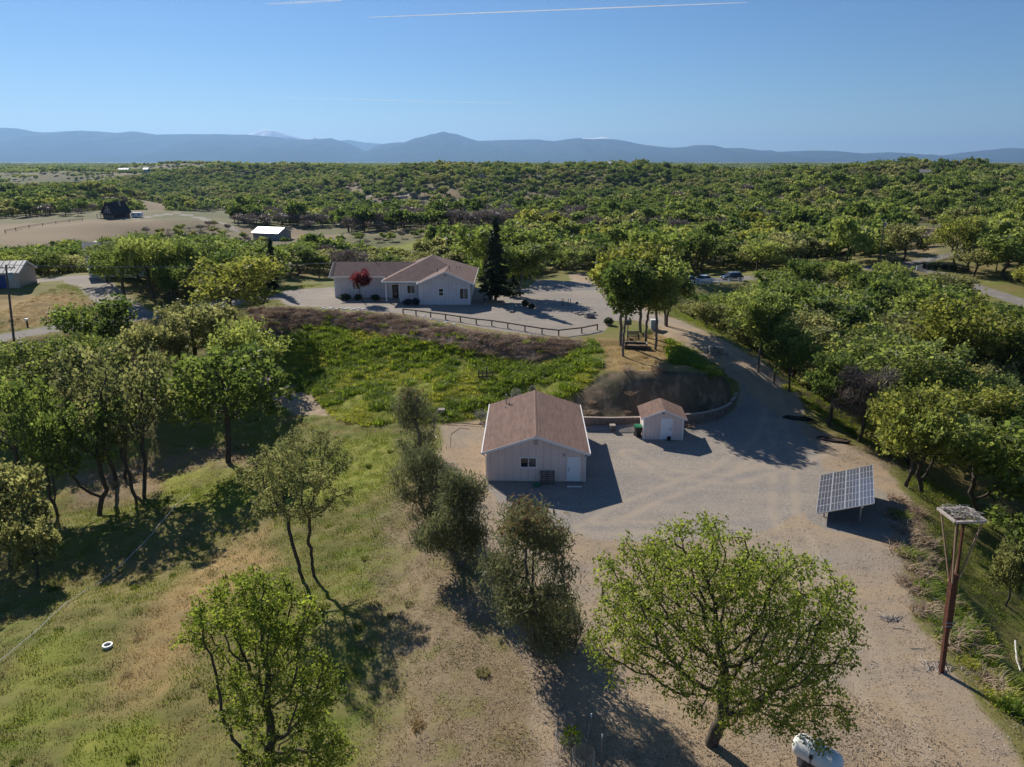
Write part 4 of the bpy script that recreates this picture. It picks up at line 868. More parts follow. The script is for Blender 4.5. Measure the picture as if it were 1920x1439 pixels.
# ------------------------------------------------------------------ building materials
def siding(name, col, pitch=0.20, axis='X', depth=0.35):
    """painted panel siding with upright grooves"""
    if name in MATS: return MATS[name]
    m = mat(name, col, 0.75, var=0.10, scale=0.8, spec=0.2); nt = m.node_tree; L = nt.links.new; b = nt.nodes['Principled BSDF']
    tc = _node(nt, 'ShaderNodeTexCoord'); w = _node(nt, 'ShaderNodeTexWave', wave_type='BANDS', bands_direction=axis, wave_profile='SIN'); w.inputs['Scale'].default_value = 0.314 / pitch
    L(tc.outputs['Object'], w.inputs['Vector'])
    r = _node(nt, 'ShaderNodeMapRange'); r.inputs['From Min'].default_value = 0.0; r.inputs['From Max'].default_value = 0.035; L(w.outputs['Fac'], r.inputs['Value'])
    old = b.inputs['Base Color'].links[0].from_socket; gm = _node(nt, 'ShaderNodeMix', data_type='RGBA', blend_type='MULTIPLY'); gi = _node(nt, 'ShaderNodeMath', operation='SUBTRACT'); gi.inputs[0].default_value = 1.0; L(r.outputs['Result'], gi.inputs[1])
    L(gi.outputs[0], gm.inputs['Factor']); L(old, gm.inputs['A']); gm.inputs['B'].default_value = (.80, .78, .78, 1); L(gm.outputs['Result'], b.inputs['Base Color'])
    bp = _node(nt, 'ShaderNodeBump'); bp.inputs['Strength'].default_value = depth; bp.inputs['Distance'].default_value = 0.02; L(r.outputs['Result'], bp.inputs['Height']); L(bp.outputs['Normal'], b.inputs['Normal'])
    return m
def shingle(name, col, col2):
    """asphalt shingle: blotches, tab speckle; the courses themselves are modelled or follow height"""
    m = mat(name, col, 0.9, col2=col2, scale=1.1, spec=0.15); nt = m.node_tree; L = nt.links.new; b = nt.nodes['Principled BSDF']
    old = b.inputs['Base Color'].links[0].from_socket
    tc = _node(nt, 'ShaderNodeTexCoord'); br = _node(nt, 'ShaderNodeTexVoronoi'); br.inputs['Scale'].default_value = 6.0; mpp = _node(nt, 'ShaderNodeMapping'); mpp.inputs['Scale'].default_value = (.55, .12, 3.2); L(tc.outputs['Object'], mpp.inputs[0]); L(mpp.outputs[0], br.inputs['Vector'])
    sc_ = _node(nt, 'ShaderNodeSeparateColor'); L(br.outputs['Color'], sc_.inputs['Color'])
    r = _node(nt, 'ShaderNodeMapRange'); r.inputs['To Min'].default_value = 0.84; r.inputs['To Max'].default_value = 1.12; L(sc_.outputs[0], r.inputs['Value'])
    mx = _node(nt, 'ShaderNodeMix', data_type='RGBA', blend_type='MULTIPLY'); mx.inputs['Factor'].default_value = 1.0; L(old, mx.inputs['A'])
    cc = _node(nt, 'ShaderNodeCombineColor'); [L(r.outputs['Result'], cc.inputs[i]) for i in range(3)]
    L(cc.outputs[0], mx.inputs['B']); L(mx.outputs['Result'], b.inputs['Base Color']); return m
M_SIDE = siding('siding_pink', (0.80, 0.66, 0.615), 0.61); M_SIDE2 = siding('siding_shed', (0.80, 0.66, 0.615), 0.40)
M_HOUSE = siding('siding_grey', (0.76, 0.69, 0.685), 0.61)
M_ROOF = shingle('shingle_brown', (0.22, 0.145, 0.118), (0.19, 0.125, 0.103)); M_ROOFH = shingle('shingle_house', (0.235, 0.16, 0.14), (0.195, 0.132, 0.118))
M_TRIM = mat('trim_white', (0.87, 0.86, 0.85), 0.5, var=0.06, scale=2); M_DOOR = mat('door_white', (0.84, 0.86, 0.90), 0.4, var=0.04, scale=1)
M_GLASS = mat('glass_dark', (0.02, 0.022, 0.025), 0.06, spec=0.6); M_GLASS2 = mat('glass_curtain', (0.16, 0.16, 0.15), 0.12, spec=0.6, var=.5, scale=4)
M_CONC = mat('concrete', (0.36, 0.34, 0.31), 0.9, var=0.25, scale=4, bump=.2); M_DARK = mat('dark_metal', (0.03, 0.03, 0.032), 0.5, spec=.4)
M_WOODG = mat('wood_grey', (0.17, 0.145, 0.125), 0.85, var=.4, scale=5, stretch=(1, 1, 6)); M_WOODD = mat('wood_dark', (0.085, 0.058, 0.045), 0.8, var=.4, scale=5)
M_WOODT = mat('wood_tan', (0.36, 0.25, 0.17), 0.85, var=.35, scale=6); M_STICK = mat('stick_pale', (0.60, 0.54, 0.48), 0.9, var=.5, scale=9)
M_RUST = mat('rust', (0.13, 0.048, 0.027), 0.75, col2=(0.075, 0.03, 0.02), scale=5, bump=.2); M_STEEL = mat('galvanised', (0.45, 0.46, 0.48), 0.4, metal=.8, var=.2, scale=5)
M_WHITE = mat('white_paint', (0.80, 0.80, 0.79), 0.35, var=.06, scale=2); M_STONE = mat('stone', (0.38, 0.34, 0.30), 0.9, var=.45, scale=2.5, bump=.5, bscale=6)
M_BLOCK = mat('wall_block', (0.27, 0.22, 0.185), 0.95, var=.35, scale=3, bump=.5, bscale=12); M_CAP = mat('wall_cap', (0.47, 0.39, 0.33), 0.95, var=.25, scale=3, bump=.4, bscale=12)
M_BLACK = mat('black_plastic', (0.018, 0.018, 0.02), 0.45); M_GREEN = mat('green_plastic', (0.03, 0.22, 0.11), 0.4, var=.1)

# ------------------------------------------------------------------ building pieces (local frames, front faces -y)
def courses(mb, e0, e1, r1, r0, n):
    """a roof plane laid in n stepped shingle courses, eave corners e0 e1, ridge corners r1 r0"""
    e0, e1, r1, r0 = map(Vector, (e0, e1, r1, r0)); nr = (e1 - e0).cross(r0 - e0).normalized()
    if nr.z < 0: nr = -nr
    for i in range(n):
        a, b = i / n, (i + 1) / n
        p0 = e0.lerp(r0, a); p1 = e1.lerp(r1, a); q1 = e1.lerp(r1, b); q0 = e0.lerp(r0, b); h = nr * 0.03
        mb.add([p0, p1, p1 + h, p0 + h, q1, q0], [(0, 1, 2, 3), (3, 2, 4, 5), (0, 3, 5), (1, 4, 2)])
def window(parent, x0, x1, z0, z1, y, panes=2, horiz=True, trim=0.09, glass=(M_GLASS, M_GLASS2)):
    f = MB()
    f.box(x0 - trim, x1 + trim, y - 0.05, y - 0.003, z1, z1 + trim).box(x0 - trim, x1 + trim, y - 0.055, y - 0.003, z0 - trim, z0).box(x0 - trim, x0, y - 0.05, y - 0.003, z0, z1).box(x1, x1 + trim, y - 0.05, y - 0.003, z0, z1)
    for i in range(1, panes):
        if horiz: xm = x0 + (x1 - x0) * i / panes; f.box(xm - .03, xm + .03, y - .04, y - .004, z0, z1)
        else: zm = z0 + (z1 - z0) * i / panes; f.box(x0, x1, y - .04, y - .004, zm - .03, zm + .03)
    w = f.build('window', M_TRIM, parent)
    for i in range(panes):
        g = MB()
        if horiz: a, b = x0 + (x1 - x0) * i / panes, x0 + (x1 - x0) * (i + 1) / panes; g.box(a + .035, b - .035, y - .018, y - .004, z0 + .01, z1 - .01)
        else: a, b = z0 + (z1 - z0) * i / panes, z0 + (z1 - z0) * (i + 1) / panes; g.box(x0 + .01, x1 - .01, y - .018, y - .004, a + .035, b - .035)
        g.build('pane', glass[i % len(glass)], w)
    return w
def door(parent, x0, x1, z0, h, y, m=M_DOOR, hside=-1, panels=False):
    d = MB().box(x0, x1, y - .03, y - .004, z0, z0 + h).build('door', m, parent)
    MB().box(x0 - .09, x0, y - .055, y - .003, z0, z0 + h + .09).box(x1, x1 + .09, y - .055, y - .003, z0, z0 + h + .09).box(x0, x1, y - .055, y - .003, z0 + h, z0 + h + .09).build('frame', M_TRIM, d)
    hx = x0 + .08 if hside < 0 else x1 - .08
    MB().box(hx - .035, hx + .035, y - .10, y - .031, z0 + .95, z0 + 1.02).build('handle', M_DARK, d)
    if h > 1.9: MB().box(hx - .03, hx + .03, y - .06, y - .031, z0 + 1.13, z0 + 1.19).build('lock', M_DARK, d)
    return d

# --- workshop
def workshop():
    Wd, Ln, o, og, he, hr = 7.9, 11.85, .355, .25, 2.648, 4.091; sl = (hr - he) / (Wd / 2 + o); wt = he + sl * o - .06
    t = thing('workshop', 'mauve gabled workshop with brown shingle roof on the gravel yard', 'building', (1.919, 55.941, 0.0), -.022)
    MB().prism([(-Wd / 2, 0, .12), (Wd / 2, 0, .12), (Wd / 2, 0, wt), (0, 0, hr - .08), (-Wd / 2, 0, wt)], (0, Ln, 0)).build('wall', M_SIDE, t)
    MB().box(-Wd / 2 + .02, Wd / 2 - .02, .02, Ln - .02, -.4, .118).build('foundation', M_CONC, t)
    r = MB(); yb = Ln + .27
    for s in (-1, 1): courses(r, (s * (Wd / 2 + o), -og, he), (s * (Wd / 2 + o), yb, he), (0, yb, hr), (0, -og, hr), 30)
    r.add([(-Wd / 2 - o, -og, he - .02), (0, -og, hr - .02), (Wd / 2 + o, -og, he - .02), (Wd / 2 + o, yb, he - .02), (0, yb, hr - .02), (-Wd / 2 - o, yb, he - .02)], [(0, 1, 4, 5), (1, 2, 3, 4)])
    ro = r.build('roof', M_ROOF, t)
    MB().prism([(-.14, -og, hr - .02), (0, -og, hr + .04), (.14, -og, hr - .02)], (0, yb + og, 0)).build('ridge_cap', M_ROOF, ro)
    MB().tube([(-2.7, 10.6, 3.0), (-2.7, 10.6, 4.05)], .05, 8).tube([(-2.7, 10.6, 4.05), (-2.7, 10.6, 4.13)], .10, 8).build('flue_pipe', M_STEEL, ro)
    MB().tube([(-2.75, 9.6, 2.95), (-2.75, 9.6, 3.35)], .045, 8).build('vent_pipe', M_WHITE, ro); MB().tube([(-2.4, 9.85, 3.1), (-2.4, 9.85, 3.6)], .04, 8).build('vent_pipe', M_DARK, ro)
    for s in (-1, 1):
        MB().prism([(s * (Wd / 2 + o), -og - .03, he - .19), (s * (Wd / 2 + o), -og - .03, he + .01), (0, -og - .03, hr + .01), (0, -og - .03, hr - .19)], (0, .027, 0)).build('fascia', M_TRIM, t)
        g = MB().box(s * (Wd / 2 + o) if s > 0 else s * (Wd / 2 + o) - .10, s * (Wd / 2 + o) + .10 if s > 0 else s * (Wd / 2 + o), -og, yb, he - .13, he + .015).build('gutter', M_TRIM, t)
        MB().tube([(s * (Wd / 2 + o), -.06, he - .13), (s * (Wd / 2 + .06), -.06, he - .45), (s * (Wd / 2 + .06), -.06, .1)], .04, 6).build('downspout', M_TRIM, t)
        MB().box(min(s * (Wd / 2 - .10), s * (Wd / 2 + .02)), max(s * (Wd / 2 - .10), s * (Wd / 2 + .02)), -.022, -.003, .12, wt).build('corner_board', M_SIDE, t)
    window(t, -1.22, .02, 1.36, 2.12, 0.0)
    door(t, 1.55 + 1.05, 1.55 + 1.98, .14, 2.04, 0.0)
    MB().box(-.18, .18, -.03, -.004, 3.28, 3.66).build('gable_vent', mat('vent_mauve', (.48, .39, .38), .8), t)
    MB().box(2.23, 2.31, -.12, -.004, 2.42, 2.56).tube([(2.27, -.1, 2.42), (2.27, -.16, 2.36)], .05, 6).build('wall_lamp', M_CONC, t)
    ds = MB().box(2.5, 3.68, -.85, -.06, -.05, .10).build('doorstep', mat('step_mat', (.22, .21, .20), .9, var=.2), t); MB().box(2.5, 3.68, -.90, -.853, -.05, .105).build('step_edge', M_TRIM, ds)
    return t
workshop()
# pallet against the wall, green pan
p = thing('pallet', 'grey wooden pallet leaning on the workshop wall beside the door', 'pallet', (1.919 + .95, 55.941 - .42, .02), -.022)
p.rotation_euler = (math.radians(-12), 0, -.022)
for i in range(6): MB().box(-.58, .58, -.05, -.03, .04 + i * .185, .15 + i * .185).build('slat', M_WOODG, p)
for x in (-.5, 0, .5): MB().box(x - .045, x + .045, -.028, .06, .0, 1.12).build('stringer', M_WOODG, p)
q = G(1006, 909); tag(MB().lathe([(.20, 0), (.30, .05), (.33, .16), (.30, .16), (.27, .06), (.05, .04)], 14).build('garden_pan', M_GREEN, None, q + np.array([0, -.3, 0])), 'round green pan on the gravel against the workshop', 'pan')
# --- shed
def shed():
    t = thing('garden_shed', 'small mauve shed with white door in front of the block wall', 'shed', (14.13, 65.57, 0), -.065)
    Wd, Ln, o, og, he, hr = 3.7, 3.3, .28, .22, 2.12, 3.0; sl = (hr - he) / (Wd / 2 + o); wt = he + sl * o - .05
    MB().prism([(-Wd / 2, 0, 0), (Wd / 2, 0, 0), (Wd / 2, 0, wt), (0, 0, hr - .07), (-Wd / 2, 0, wt)], (0, Ln, 0)).build('wall', M_SIDE2, t)
    r = MB(); yb = Ln + .2
    for s in (-1, 1): courses(r, (s * (Wd / 2 + o), -og, he), (s * (Wd / 2 + o), yb, he), (0, yb, hr), (0, -og, hr), 15)
    r.add([(-Wd / 2 - o, -og, he - .02), (0, -og, hr - .02), (Wd / 2 + o, -og, he - .02), (Wd / 2 + o, yb, he - .02), (0, yb, hr - .02), (-Wd / 2 - o, yb, he - .02)], [(0, 1, 4, 5), (1, 2, 3, 4)])
    r.build('roof', M_ROOF, t)
    for s in (-1, 1):
        MB().prism([(s * (Wd / 2 + o), -og - .03, he - .13), (s * (Wd / 2 + o), -og - .03, he + .01), (0, -og - .03, hr + .01), (0, -og - .03, hr - .13)], (0, .027, 0)).build('fascia', M_TRIM, t)
        a, b = sorted((s * (Wd / 2 - .10), s * (Wd / 2 + .02))); MB().box(a, b, -.022, -.003, 0, wt).build('corner_board', M_TRIM, t)
        a, b = sorted((s * (Wd / 2 + .003), s * (Wd / 2 + .022))); MB().box(a, b, 0, .1, 0, wt).build('corner_board', M_TRIM, t)
    door(t, -.16, .76, .05, 2.0, 0.0, hside=1)
    MB().box(-.17, .03, -.03, -.004, 2.55, 2.65).build('gable_vent', M_DARK, t)
    MB().box(-.2, .8, -.62, -.05, -.05, .06).build('doorstep', M_CONC, t)
shed()
tag(MB().lathe([(.15, 0), (.19, .33), (.17, .33), (.14, .05)], 12).build('bucket', M_BLACK, None, (14.65, 65.25, .07)), 'small black bucket on the shed doorstep', 'bucket')
b = thing('wheelie_bin', 'dark wheeled bin with green lid beside the shed', 'bin', (11.95, 66.5, .01), .1)
MB().add([(-.24, -.28, .05), (.24, -.28, .05), (.24, .28, .05), (-.24, .28, .05), (-.31, -.36, 1.0), (.31, -.36, 1.0), (.31, .38, 1.0), (-.31, .38, 1.0)], [(3, 2, 1, 0), (4, 5, 6, 7), (0, 1, 5, 4), (1, 2, 6, 5), (2, 3, 7, 6), (3, 0, 4, 7)]).build('body', M_DARK, b)
MB().prism([(-.34, -.40, 1.0), (-.34, -.40, 1.05), (-.34, 0, 1.13), (-.34, .42, 1.08), (-.34, .42, 1.0)], (.68, 0, 0)).build('lid', M_GREEN, b)
for s in (-1, 1): MB().lathe([(.12, -.03), (.12, .03)], 12, 'x', (s * .29, .30, .12)).build('wheel', M_BLACK, b)
MB().tube([(-.25, .45, 1.0), (.25, .45, 1.0)], .018, 6).build('handle', M_BLACK, b)
b = thing('utility_pedestal', 'short square block pedestal with pale cap before the block wall', 'pedestal', (9.7, 67.75, 0), .05)
MB().box(-.22, .22, -.22, .22, -.05, .62).build('body', mat('pedestal', (.16, .14, .125), .9, var=.3), b); MB().box(-.27, .27, -.27, .27, .62, .72).build('cap', M_CAP, b)

# --- block retaining wall
def retaining_wall():
    base = np.array([(6.3, 69.0, 0), (9.5, 68.75, 0), (12.5, 68.95, 0), (16.0, 69.6, 0), (18.6, 70.1, 0), (20.6, 71.2, 0), (22.3, 72.9, .2), (23.6, 75.0, .55), (24.3, 77.2, 1.05), (24.4, 79.0, 1.7), (24.0, 80.6, 2.4)])
    tops = np.array([.95, .95, .95, .95, .95, .95, 1.0, 1.3, 1.65, 2.15, 2.7])
    S = np.r_[0, np.cumsum(np.linalg.norm(np.diff(base[:, :2], axis=0), axis=1))]; n = int(S[-1] / .40); s = np.linspace(0, S[-1], n + 1)
    X = np.interp(s, S, base[:, 0]); Y = np.interp(s, S, base[:, 1]); Zb = np.interp(s, S, base[:, 2]); Zt = np.interp(s, S, tops)
    k = np.ones(5) / 5
    Xs = np.convolve(np.pad(X, 2, 'edge'), k, 'valid'); Ys = np.convolve(np.pad(Y, 2, 'edge'), k, 'valid')
    t = thing('retaining_wall', 'curved tan block wall holding back the cut bank', 'wall', (Xs[0], Ys[0], 0)); o0 = Vector((Xs[0], Ys[0], 0))
    body = MB(); capm = MB().box(-.195, .195, -.17, .15, 0, .10).mesh('cap_stone', M_CAP, bevel=.015); r = random.Random(4)
    for i in range(n):
        a = math.atan2(Ys[i + 1] - Ys[i], Xs[i + 1] - Xs[i]); c = Vector(((Xs[i] + Xs[i + 1]) / 2, (Ys[i] + Ys[i + 1]) / 2, 0)) - o0
        top = round((Zt[i] + Zt[i + 1]) / 2 / .2) * .2; zb = (Zb[i] + Zb[i + 1]) / 2 - .3; nrows = int((top - zb) / .2) + 1
        for j in range(nrows):
            z1 = top - j * .2; off = (.1 if j % 2 else -.1); d = Vector((math.cos(a), math.sin(a), 0)); nn = Vector((-math.sin(a), math.cos(a), 0)); cc = c + d * off + nn * (-(0.02 * r.random()) - j * .012)
            pts = [cc + d * u + nn * v for u, v in ((-.195, -.12), (.195, -.12), (.195, .13), (-.195, .13))]
            body.add([q + Vector((0, 0, z1 - .195)) for q in pts] + [q + Vector((0, 0, z1)) for q in pts], [(3, 2, 1, 0), (4, 5, 6, 7), (0, 1, 5, 4), (1, 2, 6, 5), (2, 3, 7, 6), (3, 0, 4, 7)])
        cs = link('cap_stone', capm, t); cs.location = (c.x, c.y, top + .003); cs.rotation_euler = (r.uniform(-.03, .03), r.uniform(-.02, .02), a + r.uniform(-.05, .05))
    tag(body.build('block_course', M_BLOCK, t), kind='stuff')
retaining_wall()

# --- solar array
def solar():
    t = thing('solar_array', 'tilted ground mounted solar array of twenty four panels', 'solar array', (22.0, 49.05, hz(22.0, 49.05)), math.radians(-24.1)); L, R, zl = 7.5, 3.98, .62; tl = math.asin(1.55 / R)
    m = bpy.data.materials.new('solar_cell'); m.use_nodes = True; nt = m.node_tree; b = nt.nodes['Principled BSDF']; b.inputs['Roughness'].default_value = .13
    tc = _node(nt, 'ShaderNodeTexCoord'); br = _node(nt, 'ShaderNodeTexBrick'); br.offset = 0; br.inputs['Color1'].default_value = (.030, .034, .055, 1); br.inputs['Color2'].default_value = (.045, .045, .065, 1); br.inputs['Mortar'].default_value = (.42, .42, .44, 1)
    br.inputs['Scale'].default_value = 1; br.inputs['Brick Width'].default_value = .20; br.inputs['Row Height'].default_value = .235; br.inputs['Mortar Size'].default_value = .012
    mp = _node(nt, 'ShaderNodeMapping'); mp.inputs['Rotation'].default_value = (0, 0, math.pi / 2); nt.links.new(tc.outputs['Object'], mp.inputs[0]); nt.links.new(mp.outputs[0], br.inputs['Vector']); nt.links.new(br.outputs['Color'], b.inputs['Base Color'])
    pw, pl = R / 4 - .02, L / 6 - .02; f = .03; al = mat('panel_frame', (.62, .63, .65), .35, metal=.6)
    fm = MB().box(-pw / 2, pw / 2, -pl / 2, -pl / 2 + f, 0, .04).box(-pw / 2, pw / 2, pl / 2 - f, pl / 2, 0, .04).box(-pw / 2, -pw / 2 + f, -pl / 2 + f, pl / 2 - f, 0, .04).box(pw / 2 - f, pw / 2, -pl / 2 + f, pl / 2 - f, 0, .04).mesh('panel', al)
    gm = MB().box(-pw / 2 + f, pw / 2 - f, -pl / 2 + f, pl / 2 - f, .005, .032).mesh('cells', m)
    for i in range(4):
        for j in range(6):
            x = (i + .5) * R / 4; o = link('panel', fm, t); o.location = (x * math.cos(tl), (j + .5) * L / 6, zl + x * math.sin(tl)); o.rotation_euler = (0, -tl, 0); link('cells', gm, o)
    for x in (.6, 3.2): MB().bar((x * math.cos(tl), -.12, zl + x * math.sin(tl) - .07), (x * math.cos(tl), L + .12, zl + x * math.sin(tl) - .07), .10, .10).build('beam', M_STEEL, t)
    for j in range(7): MB().bar((.1, j * L / 6, zl - .005 + .04), (R * math.cos(tl) - .1, j * L / 6, zl + R * math.sin(tl) - .045), .05, .04).build('rail', M_STEEL, t)
    for x in (.6, 3.2):
        for y in (1.1, L - 1.1): MB().tube([(x * math.cos(tl), y, -.5), (x * math.cos(tl), y, zl + x * math.sin(tl) - .1)], .065, 8).build('post', M_STEEL, t)
    MB().box(2.2, 2.55, L + .05, L + .35, .5, 1.1).build('inverter_box', M_CONC, t); MB().tube([(2.38, L + .2, -.2), (2.38, L + .2, .5)], .03, 6).build('conduit', M_STEEL, t)
solar()

# --- nest pole
def nest_pole():
    b = P(1765, 1260, 0); b[2] = hz(b[0], b[1]); t = thing('nest_pole', 'tall rusty steel pole carrying a braced stick nest platform', 'nest pole', b); top = P(1803, 966, 8.75) - b
    ln = lambda z: Vector((top[0] * z / 8.75, top[1] * z / 8.75, z))
    MB().bar(ln(-.5), ln(3.0), .20, .20).build('lower_post', M_RUST, t); MB().bar(ln(2.6), ln(5.6), .34, .30).build('upper_post', M_RUST, t)
    for z in (2.75, 2.95): MB().tube([ln(z) + Vector((-.2, -.16, 0)), ln(z) + Vector((.2, -.16, 0))], .02, 6).build('bolt', M_STEEL, t)
    cs = [Vector(P(a, c, 8.75) - b) for a, c in ((1758.5, 954), (1814, 953), (1849, 978), (1792, 979.5))]
    for i in range(4): MB().bar(ln(4.7) + (cs[i] - ln(8.75)) * .08, cs[i] + (ln(8.75) - cs[i]) * .12, .09, .05).build('brace', M_WOODT, t)
    for s in (-.14, .14): MB().bar(ln(5.2) + Vector((s, 0, 0)), ln(8.72) + Vector((s, 0, 0)), .13, .09).build('king_post', M_RUST, t)
    for i in range(4): MB().bar(cs[i], cs[(i + 1) % 4], .14, .10).build('platform_rail', mat('wood_weathered', (.50, .43, .38), .85, var=.25, scale=5), t)
    mid = sum(cs, Vector()) / 4
    for k in range(5):
        a = cs[0].lerp(cs[3], (k + .5) / 5); c = cs[1].lerp(cs[2], (k + .5) / 5); MB().bar(a, c, .12, .04).build('platform_board', M_WOODG, t)
    s = MB(); r = random.Random(3)
    for k in range(130):
        u, v = r.random(), r.random(); c = cs[0].lerp(cs[1], u).lerp(cs[3].lerp(cs[2], u), v); c = c.lerp(mid, .12); a = r.uniform(0, 6.28); l = r.uniform(.2, .6); d = Vector((math.cos(a), math.sin(a), r.uniform(-.1, .25))) * l; c = c + Vector((0, 0, .06 + r.random() * .22))
        s.tube([c - d * .5, c + Vector((0, 0, .03)), c + d * .5], .014, 3, .008)
    tag(s.build('nest_sticks', M_STICK, t), kind='stuff')
nest_pole()
def stick_pile(px, n, spread, label, seed):
    c = G(*px); t = MB(); r = random.Random(seed)
    for k in range(n):
        a = r.uniform(0, 6.28); l = r.uniform(.25, .8); x, y = r.gauss(0, spread[0]), r.gauss(0, spread[1]); d = Vector((math.cos(a), math.sin(a), r.uniform(-.1, .1))) * l * .5; p = Vector((x, y, .03 + r.random() * .08 + hz(c[0] + x, c[1] + y) - c[2]))
        t.tube([p - d, p + Vector((r.gauss(0, .04), r.gauss(0, .04), .02)), p + d], .024, 4, .014)
    o = t.build('stick_pile', M_STICK, None, c); tag(o, label, 'sticks', kind='stuff')
stick_pile((1755, 1252), 34, (.7, .25), 'fallen nest sticks scattered round the foot of the nest pole', 1)
stick_pile((1672, 1161), 16, (.25, .15), 'small heap of pale sticks on the dirt yard', 2)
for i, (pp, a, l) in enumerate((((1690, 1181), -.3, .9), ((1683, 1231), 1.9, .45), ((1728, 1232), 1.2, .5), ((1640, 1243), -.7, .35), ((1722, 1218), -.1, .8))):
    c = G(*pp); mb = MB(); d = Vector((math.cos(a), math.sin(a), 0)) * l * .5; n = Vector((-d.y, d.x, 0)) * .15
    tag(mb.tube([-d, n, d * .4 + n * .6, d], .02, 5, .010).build('fallen_stick', M_STICK, None, c + np.array([0, 0, .03])), ('long stick lying between the small heap and the nest pole', 'short pale stick lying on bare dirt near the nest pole', 'curved stick close to the nest pole sticks', 'tiny pale stick on the dirt away from the pole', 'flat stick at the edge of the dry weeds')[i], 'stick')

# --- gas tank
def gas_tank():
    a = P(1488, 1388, .85); b = P(1580, 1440, .85); c = (a + b) / 2; L = np.linalg.norm(a - b); z = hz(c[0], c[1]); t = thing('propane_tank', 'white horizontal gas tank with pale green dome under the broad oak', 'gas tank', (c[0], c[1], z), math.atan2(b[1] - a[1], b[0] - a[0]))
    r = .50; prof = [(.02, -L / 2)] + [(r * math.sin(q), -L / 2 + r * .7 * (1 - math.cos(q))) for q in (.3, .6, .9, 1.2, 1.4)] + [(r, -L / 2 + r * .7), (r, L / 2 - r * .7)] + [(r * math.sin(q), L / 2 - r * .7 * (1 - math.cos(q))) for q in (1.4, 1.2, .9, .6, .3)] + [(.02, L / 2)]
    MB().lathe(prof, 24, 'x', (0, 0, .82)).build('shell', M_WHITE, t, smooth=True)
    MB().lathe([(.19, 1.22), (.19, 1.42), (.17, 1.50), (.10, 1.54), (.01, 1.55)], 16).build('valve_dome', mat('dome_green', (.42, .50, .40), .5, var=.2), t, smooth=True)
    MB().lathe([(.515, -.02), (.515, .02)], 24, 'x', (-.18, 0, .82)).build('strap', M_TRIM, t)
    for x in (-L * .28, L * .28): MB().box(x - .1, x + .1, -.34, .34, -.1, .42).build('leg', M_CONC, t)
    MB().tube([(-.05, -.5, .95), (-.1, -.56, .3), (-.1, -.56, -.1)], .02, 6).box(-.12, .0, -.58, -.48, .88, 1.05).build('regulator', M_DARK, t)
gas_tank()
